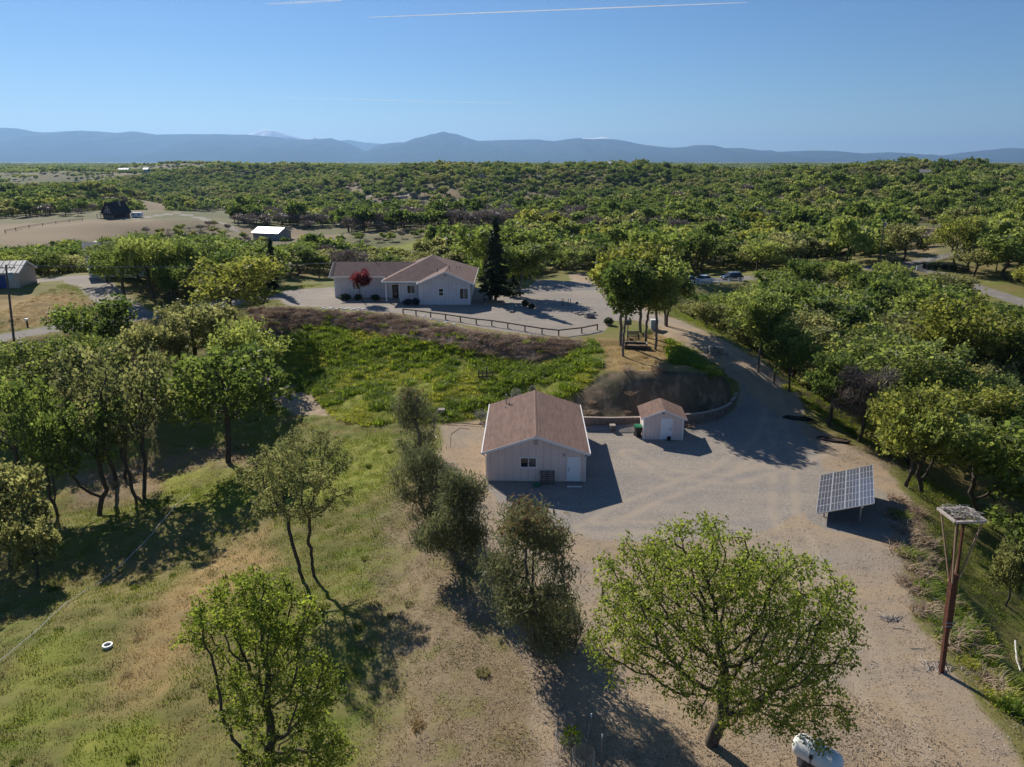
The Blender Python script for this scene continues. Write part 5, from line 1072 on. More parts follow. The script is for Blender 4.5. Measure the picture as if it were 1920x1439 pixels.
# ------------------------------------------------------------------ the house on the terrace
def in_world(mb, name, m, parent, root):
    mb.v = [(v[0] - root.location.x, v[1] - root.location.y, v[2] - root.location.z) for v in mb.v]
    return mb.build(name, m, parent)
def house():
    t = thing('house', 'grey single storey house with brown hipped and gabled roofs on the terrace', 'house', (-13.0, 112.0, 4.6)); Z0 = 4.6; EZ = 7.78; k = .435
    w = lambda mb, n, m, p=None: in_world(mb, n, m, p or t, t)
    fp = [(-18.9, 113.7), (-16.85, 113.7), (-16.85, 111.35), (-13.6, 111.35), (-13.6, 109.05), (-6.2, 109.05), (-6.2, 124.9), (-18.9, 124.9)]
    w(MB().prism([(x, y, Z0 - .3) for x, y in fp], (0, 0, EZ + .12 - Z0 + .3)), 'wall', M_HOUSE)
    w(MB().prism([(-13.6, 109.051, EZ + .12), (-6.2, 109.051, EZ + .12), (-9.775, 109.051, 9.47)], (0, 1.5, 0)), 'gable_wall', M_HOUSE)
    w(MB().prism([(-27.45, 115.1, Z0 - .3), (-27.45, 121.2, Z0 - .3), (-27.45, 121.2, 8.10), (-27.45, 118.15, 9.62), (-27.45, 115.1, 8.10)], (8.5, 0, 0)), 'wing_wall', M_HOUSE)
    def plane(poly, n='roof'):
        a, b, c = (Vector(poly[i]) for i in (0, 1, 2)); nr = (b - a).cross(c - a).normalized()
        if nr.z < 0: nr = -nr
        return w(MB().prism([Vector(p) - nr * .09 for p in poly], nr * .09), n, M_ROOFH)
    ap, ap2, gr, gf_ = (-12.525, 117.5, 10.79), (-12.525, 118.6, 10.79), (-9.775, 114.775, 9.596), (-9.775, 108.45, 9.596)
    plane([(-19.45, 110.6, EZ), (-13.95, 110.6, EZ), gr, ap]); plane([(-19.45, 110.6, EZ), ap, ap2, (-19.45, 125.5, EZ)])
    plane([(-13.95, 108.45, EZ), gf_, gr, (-13.95, 110.6, EZ)])
    rr = plane([(-5.6, 108.45, EZ), (-5.6, 125.5, EZ), ap2, ap, gr, gf_])
    plane([(-5.6, 125.5, EZ), (-19.45, 125.5, EZ), ap2])
    plane([(-28.1, 114.5, 7.92), (-15.0, 114.5, 7.92), (-15.0, 118.15, 9.745), (-28.1, 118.15, 9.745)]); plane([(-28.1, 121.8, 7.92), (-15.0, 121.8, 7.92), (-15.0, 118.15, 9.745), (-28.1, 118.15, 9.745)])
    for a, b in (((-19.45, 110.57, EZ - .08), (-13.95, 110.57, EZ - .08)), ((-19.48, 110.6, EZ - .08), (-19.48, 114.4, EZ - .08)), ((-28.1, 114.47, 7.84), (-19.5, 114.47, 7.84)), ((-5.57, 108.45, EZ - .08), (-5.57, 125.5, EZ - .08)), ((-13.98, 108.45, EZ - .08), (-13.98, 110.5, EZ - .08)),
                 ((-13.98, 108.42, EZ - .10), (-9.775, 108.42, 9.50)), ((-5.57, 108.42, EZ - .10), (-9.775, 108.42, 9.50)), ((-28.13, 114.5, 7.84), (-28.13, 118.15, 9.66))): w(MB().bar(a, b, .05, .20), 'fascia', M_TRIM)
    for a in ((-13.6, 109.03), (-6.2, 109.03), (-27.45, 115.08), (-16.85, 111.33)): w(MB().box(a[0] - .07, a[0] + .07, a[1] - .02, a[1] + .0, Z0, EZ + .05), 'corner_board', M_TRIM)
    w(MB().box(-18.98, -18.78, 111.2, 111.4, Z0 - .1, EZ), 'porch_post', M_TRIM); w(MB().box(-19.2, -16.86, 111.1, 113.69, Z0 - .2, Z0 + .10), 'porch_floor', M_CONC)
    def win(x0, x1, z0, z1, y, panes, hor, gl):
        o = window(t, x0 + 13.0, x1 + 13.0, z0 - 4.6, z1 - 4.6, y - 112.0, panes, hor, .11, gl); return o
    win(-15.72, -14.6, 5.9, 7.05, 111.35, 2, True, (M_GLASS, M_GLASS2)); win(-10.75, -10.12, 5.95, 6.98, 109.05, 2, False, (M_GLASS, M_GLASS)); win(-7.7, -6.48, 5.5, 7.0, 109.05, 2, True, (M_GLASS, M_GLASS2)); win(-24.7, -23.6, 5.9, 7.0, 115.1, 2, True, (M_GLASS2, M_GLASS))
    door(t, 13.0 - 18.35, 13.0 - 17.4, .12, 2.1, 113.7 - 112.0, mat('door_brown', (.07, .04, .03), .5), 1)
    o = w(MB().box(-18.1, -17.65, 113.66, 113.668, 5.2, 6.6), 'door_pane', M_GLASS2)
    w(MB().box(-9.9, -9.6, 109.01, 109.045, 8.8, 9.1), 'gable_vent', M_CONC)
    for (x, y, h) in ((-11.2, 112.2, .45), (-9.4, 112.0, .5), (-8.6, 116, .3), (-8.2, 117, .3), (-12.4, 118.5, .5), (-21.5, 118.1, .3)):
        zr = min(EZ + (-5.6 - x) * k, EZ + (x + 19.45) * k, EZ + (y - 110.6) * k if x < -9.7 else 99) if x > -20 else 9.7
        if y < 113 and x < -9.775: zr = EZ + (x + 13.95) * k
        w(MB().tube([(x, y, zr - .15), (x, y, zr + h)], .06, 8), 'vent_pipe', M_STEEL if x > -9 else M_DARK, rr)
    w(MB().box(-6.16, -5.2, 112, 124, Z0 - .1, Z0 + .05), 'patio_slab', M_CONC)
house()
# rail fence along the terrace edge
def rail_fence(name, label, pts, ph, pw, m, rails, rw, mr=None, cat='fence', sub=None):
    b0 = Vector(pts[0]); t = thing(name, label, cat, b0)
    for p in pts: MB().box(-pw / 2, pw / 2, -pw / 2, pw / 2, -.3, ph).build('post', m, t, Vector(p) - b0)
    for a, c in zip(pts[:-1], pts[1:]):
        for h in rails: MB().bar(Vector(a) - b0 + Vector((0, 0, h)), Vector(c) - b0 + Vector((0, 0, h)), rw[0], rw[1]).build('rail', mr or m, t)
    return t
fpx = [(600 + a / 3.43, 440 + c / 3.43) for a, c in ((535, 512), (618, 521), (712, 535), (808, 548), (903, 562), (1005, 578), (1105, 588), (1208, 604), (1318, 622), (1428, 640), (1535, 652), (1683, 636), (1783, 614))]
rail_fence('rail_fence', 'low dark wooden rail fence along the terrace edge', [P(a, c, 4.6) * np.array([1, 1, 0]) + np.array([0, 0, hz(*P(a, c, 4.6)[:2])]) for a, c in fpx], .74, .15, M_WOODD, (.70,), (.16, .13))
# shrubs and small plants
def shrub(px, w_px, h_px, m, label, name='shrub', seed=1, n=900, ls=.16, cat='shrub', group=None, asp=.55, at=None):
    b = G(*px) if at is None else at; s = pxm(b); w, h = w_px / s, h_px / s; r = np.random.default_rng(seed)
    t = thing(name, label, cat, b, group=group); lob = [(0, 0, h * .5, w * .42, w * .42, h * .45)] + [(w * .3 * math.cos(a), w * .3 * math.sin(a), h * r.uniform(.35, .6), w * .22, w * .22, h * .3) for a in np.arange(6) * 1.05]
    c = lobes_points(r, lob, n); nn = c - np.array([0, 0, h * .3]); nn /= np.linalg.norm(nn, axis=1, keepdims=True) + 1e-6; lv, lf = cards(r, c, ls, asp, nn)
    link('foliage', np_mesh('foliage', lv, lf, m, False, {'tint': np.repeat(np.clip(r.normal(.45, .28, n), 0, 1), 4)}), t)
    mb = MB()
    for i in range(5): a = i * 1.26; mb.tube([(0, 0, -.1), (w * .2 * math.cos(a), w * .2 * math.sin(a), h * .6)], .02, 4, .008)
    mb.build('stem', M_BARK, t); return t
M_SHR = leaf_mat('leaf_shrub', (.022, .040, .016), (.085, .11, .04), trans=.2, rnd=.2); M_LAV = leaf_mat('leaf_lavender', (.030, .032, .040), (.095, .10, .11), trans=.15, rnd=.2); M_LIME = leaf_mat('leaf_lime', (.10, .15, .012), (.30, .34, .04), rnd=.1)
for i, a in enumerate((((648, 563), 24, 13, M_SHR, 'grey green shrub at the outer end of the house bed'), ((672, 563), 16, 12, M_SHR, 'dark shrub under the red leaved tree'), ((704, 564), 19, 13, M_SHR, 'round shrub between the red tree and the porch'), ((765, 572), 22, 12, M_LAV, 'bluish shrub under the front window by the porch'), ((780, 573), 16, 15, M_LAV, 'taller bluish shrub in the corner by the gable'), ((1141, 610), 19, 16, M_SHR, 'dark shrub at the corner of the gravel terrace'), ((985, 576), 16, 14, M_SHR, 'palm like plant among the terrace rocks'), ((997, 580), 12, 11, M_SHR, 'small spiky plant among the terrace rocks'))): shrub(*a, seed=20 + i)
for i, (x, y, w, h) in enumerate(((1731, 504, 9, 12), (1741, 506, 8, 14), (1753, 506, 16, 15), (1770, 506, 13, 11), (1787, 508, 16, 12), (1806, 510, 20, 11))): shrub((x, y), w, h, M_SHR, ('upright clipped bush at the fence gate', 'slim clipped bush just inside the fence gate', 'tall round bush along the white fence', 'mid sized round bush along the white fence', 'low round bush by the umbrella shaped oak', 'widest low bush below the forked oak')[i], 'bush', 40 + i, 500, .3)
M_GREY = leaf_mat('leaf_grey', (.10, .11, .09), (.30, .30, .27), trans=.2, rnd=.2)
for i, (x, y, w, h, l) in enumerate(((902, 790, 26, 26, 'grey flowering shrub at the back corner of the workshop'), (968, 752, 26, 26, 'grey wispy shrub behind the workshop ridge'), (998, 742, 14, 22, 'thin grey shrub on the slope behind the workshop'))): shrub((x, y), w, h, M_GREY if i < 3 else M_SHR, l, 'shrub', 60 + i, 420, .14)
# rocks, boulders
def rock(px, w_px, label, m=M_STONE, seed=0, flat=.6, name='rock', cat='rock', group=None, elong=1.2):
    b = G(*px); s = w_px / pxm(b) / 2; bm = bmesh.new(); bmesh.ops.create_icosphere(bm, subdivisions=2, radius=1.0); r = np.random.default_rng(seed)
    f = r.uniform(.6, 1.3, 12)
    for v in bm.verts:
        q = 1 + .22 * math.sin(v.co.x * 3 * f[0] + f[1] * 9) * math.sin(v.co.y * 3 * f[2] + f[3] * 7) + .15 * math.sin(v.co.z * 5 + f[4] * 5 + v.co.x * 4)
        v.co = Vector((v.co.x * q * elong, v.co.y * q, v.co.z * q * flat)) * s
    me = bpy.data.meshes.new(name); bm.to_mesh(me); bm.free(); me.materials.append(m); o = link(name, me, None, (b[0], b[1], b[2] + s * flat * .35)); o.rotation_euler = (0, 0, r.uniform(0, 6)); return tag(o, label, cat, group)
rock((1105, 595), 20, 'largest grey boulder in the gravel court', seed=1, flat=.75, name='boulder')
for i in range(16): rock((1078 + (i % 8) * 5.2 + (i // 8) * 3, 588 + (i // 8) * 3.5 - (i % 3)), 6, 'small rock in the row beside the gravel court boulder', seed=10 + i, group='rocks beside the gravel court boulder')
for i in range(14): rock((925 + (i * 37 % 75), 572 + (i * 53 % 17)), 7 + i % 4, 'pale garden rock round the conifer bed', seed=40 + i, group='garden rocks round the conifer')
M_CHALK = mat('white_rubble', (.72, .70, .67), .9, var=.15, scale=4)
for i in range(26): x = 606 + i * 4.2 if i < 20 else 795 + (i - 20) * 14; rock((x, 578.5 + (i * 7 % 4) * .8 + (0 if i < 20 else 14 + (i - 20) * 4)), 6 + (i * 5 % 5), 'white rubble lump on the terrace edge', M_CHALK, 70 + i, .4, 'rubble', 'rubble', 'white rubble lumps along the terrace edge', 1.5)
t = thing('stone_pier', 'squat stone pier at the edge of the drive', 'stone pier', G(1341, 664))
for k in range(3):
    for j in range(3): MB().box(-.72 + j * .48 + (k % 2) * .06, -.27 + j * .48 + (k % 2) * .06, -.45, .45, k * .3 - .1 * (k == 0), k * .3 + .28).build('stone', M_STONE, t, bevel=.03)
tag(MB().box(-.4, .4, -.3, .3, -.1, .16).build('stone_slab', M_STONE, None, G(1358, 664), bevel=.03), 'flat stone slab lying beside the squat stone pier', 'stone slab')
# planter box, bench and boxes on the knoll
c = G(1192, 652); t = thing('planter_box', 'low dark timber planter box on the orange knoll', 'planter', c, -.15)
for a in ((-1.3, 1.3, -.95, -.83), (-1.3, 1.3, .83, .95)): MB().box(a[0], a[1], a[2], a[3], -.15, .42).build('side_board', M_WOODD, t)
for a in ((-1.3, -1.18), (1.18, 1.3)): MB().box(a[0], a[1], -.827, .827, -.15, .42).build('end_board', M_WOODD, t)
MB().box(-1.32, 1.32, .83, .97, .423, .48).box(1.16, 1.32, -.95, .827, .423, .48).build('cap_rail', M_CAP, t); MB().box(-1.175, 1.175, -.825, .825, -.1, .25).build('soil', mat('soil', (.20, .14, .08), .95, var=.4), t)
c = G(1187, 637); t = thing('park_bench', 'grey slatted wooden bench behind the planter box', 'bench', c, .05)
for i in range(4): MB().box(-.72, .72, .28, .31, .52 + i * .12, .62 + i * .12).build('back_slat', M_WOODG, t)
for i in range(3): MB().box(-.72, .72, -.25 + i * .17, -.11 + i * .17, .42, .45).build('seat_slat', M_WOODG, t)
for s in (-.66, .66): MB().box(s - .04, s + .04, -.25, -.17, -.1, .64).build('leg', M_WOODG, t); MB().box(s - .04, s + .04, .20, .277, -.1, 1.0).build('leg', M_WOODG, t); MB().box(s - .05, s + .05, -.27, .27, .645, .68).build('armrest', M_WOODG, t)
c = G(1176, 640); t = thing('nest_box', 'dark box on a post between the knoll trees', 'box', c); MB().box(-.05, .05, -.05, .05, -.2, 2.0).build('post', M_WOODG, t); MB().box(-.38, .38, -.25, .25, 2.0, 2.5).build('box', mat('box_grey', (.10, .11, .11), .6), t); MB().box(-.42, .42, -.3, .3, 2.5, 2.55).build('lid', M_DARK, t)
c = G(1226, 616); t = thing('electric_cabinet', 'pale green electric cabinet behind the knoll trees', 'cabinet', c); MB().box(-.45, .45, -.35, .35, -.1, 1.1).build('body', mat('cabinet', (.36, .42, .42), .5), t); MB().box(-.48, .48, -.38, .38, 1.1, 1.16).build('lid', M_TRIM, t); MB().box(-.4, .4, -.37, -.352, .05, 1.0).build('door', mat('cabinet_door', (.30, .36, .38), .5), t)
# stakes in the gravel court, patio furniture
for i, x in enumerate((1054, 1057, 1065, 1069)): c = G(x, 573); tag(MB().tube([(0, 0, -.2), (.02 * (i - 1), 0, 1.0)], .05, 6).build('wooden_stake', M_WOODD, None, c), ('outer thick stake in the gravel court', 'thickest stake beside the outer one in the gravel court', 'slim stake of the inner pair in the gravel court', 'last slim stake toward the road in the gravel court')[i], 'stake')
tag(MB().box(-.18, .18, -.12, .12, 0, .2).build('small_box', M_DARK, None, G(1082, 569)), 'small dark box lying in the gravel court', 'box')
c = G(914, 561); t = thing('patio_table', 'dark patio table beside the house corner', 'table', c); MB().box(-.6, .6, -.45, .45, .70, .75).build('table_top', M_WOODD, t)
for sx in (-.5, .5):
    for sy in (-.36, .36): MB().box(sx - .03, sx + .03, sy - .03, sy + .03, -.1, .70).build('leg', M_DARK, t)
for i, (x, y) in enumerate(((919, 567), (909, 566))):
    c = G(x, y); t = thing('patio_chair', ('dark patio chair between the table and the conifer', 'dark patio chair near the house corner')[i], 'chair', c, 1.5 * i); MB().box(-.25, .25, -.25, .25, .40, .45).build('seat', M_WOODD, t); MB().box(-.25, .25, .21, .25, .45, .95).build('backrest', M_WOODD, t)
    for sx in (-.21, .21):
        for sy in (-.21, .21): MB().box(sx - .02, sx + .02, sy - .02, sy + .02, -.1, .40).build('leg', M_DARK, t)
c = G(926, 570); t = thing('raised_bed', 'low timber edged bed round the conifer foot', 'planter', c, .1)
for a in ((-1.6, 1.6, -1.1, -1.0), (-1.6, 1.6, 1.0, 1.1)): MB().box(a[0], a[1], a[2], a[3], -.1, .3).build('side_board', M_WOODT, t)
for a in ((-1.6, -1.5), (1.5, 1.6)): MB().box(a[0], a[1], -.997, .997, -.1, .3).build('end_board', M_WOODT, t)
# dark pipe coils by the drive bend
for px, w, d, lb, seed in (((1497, 786), 1.5, .45, 'flat coil of black pipe at the shaded drive edge', 1), ((1563, 826), 1.5, .62, 'brown leaf filled ring of black edging near the drive bend', 2)):
    c = G(*px); t = thing('pipe_coil', lb, 'pipe coil', c, -.35); r = random.Random(seed); mb = MB()
    for k in range(3 if seed == 1 else 2): mb.tube([((w - k * .1) * math.cos(a) + r.gauss(0, .03), (d - k * .06) * math.sin(a) + r.gauss(0, .03), .05 + .05 * k + .02 * math.sin(a * 3)) for a in np.linspace(0, 6.6, 28)], .045, 5)
    mb.build('pipe', M_BLACK, t)
    if seed == 2:
        bm = MB(); n = 18; bm.add([(0, 0, .16)] + [(w * .93 * math.cos(a), d * .93 * math.sin(a), .03) for a in np.linspace(0, 6.283, n, endpoint=False)] + [(w * .5 * math.cos(a), d * .5 * math.sin(a), .13) for a in np.linspace(0, 6.283, n, endpoint=False)], [(1 + i, 1 + (i + 1) % n, 1 + n + (i + 1) % n, 1 + n + i) for i in range(n)] + [(0, 1 + n + i, 1 + n + (i + 1) % n) for i in range(n)]); bm.build('leaf_fill', mat('mulch', (.13, .09, .07), .95, var=.6, scale=9, bump=.8), t)
# white irrigation line and ring on the meadow, hoses by the workshop
def ground_line(name, label, cat, pxs, r, m, lift=.03, n=40):
    g = np.array([G(*q) for q in pxs]); S = np.r_[0, np.cumsum(np.linalg.norm(np.diff(g[:, :2], axis=0), axis=1))]; s = np.linspace(0, S[-1], n); x = np.interp(s, S, g[:, 0]); y = np.interp(s, S, g[:, 1]); z = hfast(x, y) + lift + r
    p = np.c_[x, y, z] - g[0]; return tag(MB().tube([tuple(q) for q in p], r, 5).build(name, m, None, g[0]), label, cat)
ground_line('irrigation_pipe', 'long thin white pipe lying across the grass slope', 'pipe', [(-40, 1280), (60, 1195), (140, 1125), (205, 1082), (270, 1022), (310, 975), (335, 945), (358, 928)], .018, M_TRIM, .13, 110)
ground_line('garden_hose', 'pale hose curling on the dirt beside the workshop', 'hose', [(843, 840), (845, 815), (862, 803), (880, 806)], .025, M_CAP)
ground_line('feed_pipe', 'dark pipe from the grass to the workshop corner', 'pipe', [(826, 792), (838, 796), (870, 797), (908, 800)], .04, M_DARK, .12)
ground_line('white_pipe', 'bent white pipe on the steep bank below the nest pole', 'pipe', [(1903, 1205), (1905, 1240), (1912, 1262)], .04, M_WHITE, .1)
c = G(202, 1213); t = thing('well_ring', 'white concrete ring set in the meadow grass', 'concrete ring', c); MB().lathe([(.28, -.2), (.29, .16), (.21, .16), (.20, -.1)], 16).build('ring', M_TRIM, t); MB().lathe([(.20, .04), (.01, .05)], 16).build('cover', M_CONC, t)
c = G(828, 779); t = thing('pump_box', 'grey block box in the grass behind the slim eucalyptus', 'box', c); MB().box(-.3, .3, -.3, .3, -.1, .6).build('body', M_CONC, t); MB().box(-.34, .34, -.34, .34, .6, .68).build('lid', M_STONE, t)
c = G(911, 710); t = thing('old_pen', 'remains of a grey wooden pen in the tall grass', 'wooden pen', c)
for i, x in enumerate((-.8, -.35, .1, .75)): MB().box(x - .07, x + .07, -.06, .06, -.2, (1.0, .7, 1.3, .9)[i]).build('post', M_WOODG, t)
MB().bar((-.85, -.08, .6), (.8, -.08, .75), .06, .16).build('plank', M_WOODG, t); MB().bar((-.85, -.08, .25), (.8, -.08, .3), .06, .16).build('plank', M_WOODG, t)
tag(MB().lathe([(.3, -.1), (.27, .22), (.01, .24)], 10).build('tree_stump', M_WOODT, None, G(622, 738)), 'small cut stump in the bright grass bowl', 'stump')
# faucet post, wire guard with sapling
c = G(1130, 1122); t = thing('faucet_post', 'short weathered post with a tap beside the broad oak', 'post', c); MB().box(-.08, .08, -.08, .08, -.2, .95).build('post', M_WOODG, t); MB().box(-.1, .1, -.1, .1, .95, 1.02).build('cap', M_WOODD, t); MB().tube([(.14, 0, -.1), (.14, 0, .7), (.28, 0, .68), (.30, 0, .55)], .02, 6).build('tap', M_STEEL, t)
def wire_guard(px, r, h, label, seed, n=22):
    c = G(*px); t = thing('wire_guard', label, 'wire guard', c); mb = MB()
    for k in range(13): mb.tube([(r * math.cos(a), r * math.sin(a), .05 + h * k / 12) for a in np.linspace(0, 6.283, n)], .004, 3, cap=False)
    for j in range(n): a = 6.283 * j / n; mb.tube([(r * math.cos(a), r * math.sin(a), 0), (r * math.cos(a), r * math.sin(a), h)], .004, 3, cap=False)
    tag(mb.build('mesh_wire', mat('wire_grey', (.22, .22, .22), .6), t), kind='stuff')
    for j in range(3): a = seed + 2.1 * j; MB().box(r * math.cos(a) - .02, r * math.cos(a) + .02, r * math.sin(a) - .015, r * math.sin(a) + .015, -.3, h + .25).build('stake', M_WOODG, t)
    return c
c = wire_guard((1072, 1402), .75, 1.15, 'round wire guard with white tipped stakes round a sapling', .4); shrub((0, 0), 44, 46, M_LIME, 'bright lime sapling inside the round wire guard', 'sapling', 91, 260, .13, 'sapling', at=c)
wire_guard((1092, 1452), .5, 1.1, 'second narrow wire guard at the lower edge of the shaded strip', 1.2, 16)
for i, (x, y) in enumerate(((1107, 1385), (1127, 1425))): c = G(x, y); t = thing('fence_stake', ('slim steel stake with white tip beside the round wire guard', 'slim steel stake beside the narrow wire guard')[i], 'stake', c); MB().tube([(0, 0, -.2), (0, 0, 1.2)], .022, 5).build('rod', M_STEEL, t); MB().tube([(0, 0, 1.2), (0, 0, 1.36)], .035, 6).build('tip', M_WHITE, t)
# ------------------------------------------------------------------ cars and lanes
def car(px, label, m, rz, suv=False):
    c = G(*px); t = thing('parked_car', label, 'car', c, rz); L, Wd, H = (4.7, 1.86, 1.68) if suv else (4.6, 1.80, 1.42)
    bonnet = .92 if suv else .82
    prof = [(-L / 2, .35), (-L / 2, .62), (-L / 2 + .12, bonnet - .08), (-L / 2 + 1.15, bonnet), (L / 2 - (.35 if suv else .75), bonnet + .06), (L / 2 - .03, bonnet - .04), (L / 2, .55), (L / 2 - .05, .32), (L / 2 - .5, .25), (-L / 2 + .4, .25)]
    MB().prism([(x, -Wd / 2, z) for x, z in prof], (0, Wd, 0)).build('body', m, t, bevel=.04)
    a, b, d, e = (-L / 2 + 1.05, -L / 2 + 1.75, L / 2 - (.75 if suv else 1.35), L / 2 - (.3 if suv else .75)); w1, w2 = Wd / 2 - .05, Wd / 2 - .24
    z0, z1 = bonnet + .005, H
    MB().add([(a, -w1, z0), (e, -w1, z0 + .05), (e, w1, z0 + .05), (a, w1, z0), (b, -w2, z1 - .04), (d, -w2, z1 - .04), (d, w2, z1 - .04), (b, w2, z1 - .04)], [(0, 1, 5, 4), (1, 2, 6, 5), (2, 3, 7, 6), (3, 0, 4, 7), (4, 5, 6, 7)]).build('glasshouse', M_GLASS, t)
    MB().box(b - .02, d + .02, -w2 - .02, w2 + .02, z1 - .038, z1).build('roof', m, t, bevel=.015)
    for sy in (-1, 1): MB().bar(((b + d) / 2 - .2, sy * w1, z0 + .02), ((b + d) / 2 - .2, sy * w2, z1 - .04), .08, .05).build('pillar', m, t)
    for sx in (-1, 1):
        for sy in (-1, 1):
            w = MB().lathe([(.33, -.11), (.35, -.06), (.35, .06), (.33, .11)], 16, 'y', (sx * L * .30, sy * (Wd / 2 - .1), .34)).build('wheel', M_BLACK, t); MB().lathe([(.20, -.02), (.21, .02)], 12, 'y', (sx * L * .30, sy * (Wd / 2 + .012), .34)).build('rim', M_STEEL, w)
    for sy in (-.62, .62): MB().box(-L / 2 - .01, -L / 2 + .06, sy - .2, sy + .2, .6, .74).build('headlight', M_TRIM, t); MB().box(L / 2 - .05, L / 2 + .01, sy - .18, sy + .18, .62, .78).build('tail_light', mat('tail_red', (.25, .01, .01), .3), t)
car((1318, 529), 'white car parked by the lane past the white rail fence', mat('car_white', (.75, .75, .76), .25, coat=.6), .25)
car((1372, 525), 'dark blue grey car parked at the far end of the white rail fence', mat('car_dark', (.035, .042, .055), .25, coat=.6), .2, True)
car((1288, 531), 'dark car half hidden by the knoll trees', mat('car_black', (.025, .025, .028), .25, coat=.6), .3)
rail_fence('white_fence', 'white three rail fence in front of the parked cars', [G(x, y) for x, y in ((1296, 536), (1312, 535), (1330, 534), (1348, 533), (1366, 532), (1384, 531), (1392, 530))], 1.15, .13, M_WHITE, (.4, .72, 1.04), (.05, .12))
rail_fence('white_fence', 'white rail fence climbing past the bushes and umbrella shaped oak', [G(x, y) for x, y in ((1718, 508), (1737, 502), (1752, 491), (1768, 485), (1785, 481), (1803, 478), (1822, 475))], 1.2, .16, M_WHITE, (.35, .7, 1.05), (.05, .14))
rail_fence('white_fence', 'short white rail fence at the far bend of the upper lane', [G(x, y) for x, y in ((1905, 487), (1915, 488), (1926, 489))], 1.1, .16, M_WHITE, (.5, .95), (.05, .14))
# ------------------------------------------------------------------ utility poles and the service wire
def utility_pole(px, top, label, arm=True, transformer=False, r=.15, base=None):
    b = G(*px) if base is None else base; tp = PD(top[0], top[1], b[1]); v = Vector(tp - b); t = thing('utility_pole', label, 'utility pole', b)
    MB().tube([-v.normalized() * .5, v * .5, v], r, 8, r * .7).build('pole', M_WOODG, t)
    if arm:
        a = v * .965; MB().bar(a + Vector((-1.1, 0, 0)), a + Vector((1.1, 0, 0)), .10, .12).build('crossarm', M_WOODG, t)
        for x in (-1.0, -.45, .45, 1.0): MB().tube([a + Vector((x, 0, .06)), a + Vector((x, 0, .26))], .04, 6).build('insulator', M_CONC, t)
    if transformer: q = v * .87 + Vector((.38, 0, -.4)); MB().tube([q, q + Vector((0, 0, .9))], .26, 10).build('transformer', mat('transformer', (.34, .38, .40), .5), t)
    return tp
lt = utility_pole((28, 656), (11, 497), 'leaning wooden utility pole beside the lane', True, True)
utility_pole((1649, 498), (1658, 410), 'wooden utility pole with grey transformer by the upper lane', True, True, .2)
utility_pole((1823, 418), (1832, 356), 'tall plain utility pole rising from the wood beyond the upper lane', False, False, .2); utility_pole((1447, 405), (1448, 391), 'small utility pole in the far clearing', True, False, .2)
he = np.array([-27.6, 118.0, 9.6]); pts_ = [lt + (he - lt) * s + np.array([0, 0, -1.2 * 4 * s * (1 - s) * .35]) for s in np.linspace(0, 1, 24)]
tag(MB().tube([tuple(q - lt) for q in pts_], .03, 4).build('service_wire', M_STEEL, None, lt), 'thin overhead wire from the leaning pole to the house', 'wire')
c = G(52, 612); t = thing('mailbox', 'small white topped post by the lane', 'mailbox', c); MB().box(-.08, .08, -.08, .08, -.2, .8).build('post', M_WOODD, t); MB().box(-.2, .2, -.15, .15, .8, 1.05).build('box', M_WHITE, t)
# ------------------------------------------------------------------ other buildings
def gable(name, label, loc, rz, Wd, Ln, hw, hr, mw, mr, o=.4, wins=(), doors=(), z0=-.5, side_wins=(), panels=0, trim=M_TRIM, extra=None):
    """gabled building, gable end to the front (-y), ridge along y"""
    t = thing(name, label, 'building' if name != 'barn' else 'barn', loc, rz); sl = (hr - hw) / (Wd / 2)
    MB().prism([(-Wd / 2, 0, z0), (Wd / 2, 0, z0), (Wd / 2, 0, hw), (0, 0, hr), (-Wd / 2, 0, hw)], (0, Ln, 0)).build('wall', mw, t)
    for s in (-1, 1):
        a, b = Vector((s * (Wd / 2 + o), -o, hw - sl * o + .03)), Vector((0, -o, hr + .03)); c, d = b + Vector((0, Ln + 2 * o, 0)), a + Vector((0, Ln + 2 * o, 0))
        MB().prism([a, b, c, d], (0, 0, .14)).build('roof', mr, t)
        if panels:
            for k in range(panels): y = -o + (Ln + 2 * o) * (k + .5) / panels; MB().bar(a + Vector((0, y + o, .165)), b + Vector((0, y + o, .165)), .07, .05).build('roof_rib', mr, t)
        MB().prism([a + Vector((0, -.03, -.12)), b + Vector((0, -.03, -.12)), b + Vector((0, -.03, .15)), a + Vector((0, -.03, .15))], (0, .028, 0)).build('fascia', trim, t)
    for (x0, x1, a, b) in wins: window(t, x0, x1, a, b, 0.0, 2 if x1 - x0 > 1 else 1, True, .10)
    for (x0, x1, h, m) in doors: MB().box(x0, x1, -.05, -.004, z0 + .4, h).build('door', m, t)
    for (y0, y1, a, b, s) in side_wins:
        x = s * Wd / 2; q = MB().box(min(x + s * .004, x + s * .05), max(x + s * .004, x + s * .05), y0, y1, a, b).build('window', trim, t); MB().box(min(x + s * .05, x + s * .06), max(x + s * .05, x + s * .06), y0 + .1, y1 - .1, a + .1, b - .1).build('pane', M_GLASS, q)
    return t
M_METAL = mat('metal_tan', (.46, .40, .34), .5, var=.08, scale=1); M_METALR = mat('metal_roof', (.62, .56, .49), .4, var=.1, scale=1.5); M_DKROOF = mat('roof_dark', (.028, .026, .028), .8, var=.3); M_LOG = mat('log_wall', (.085, .055, .045), .8, var=.4, scale=1.5); M_BLUE = mat('door_blue', (.03, .06, .19), .5)
b = G(50, 541)
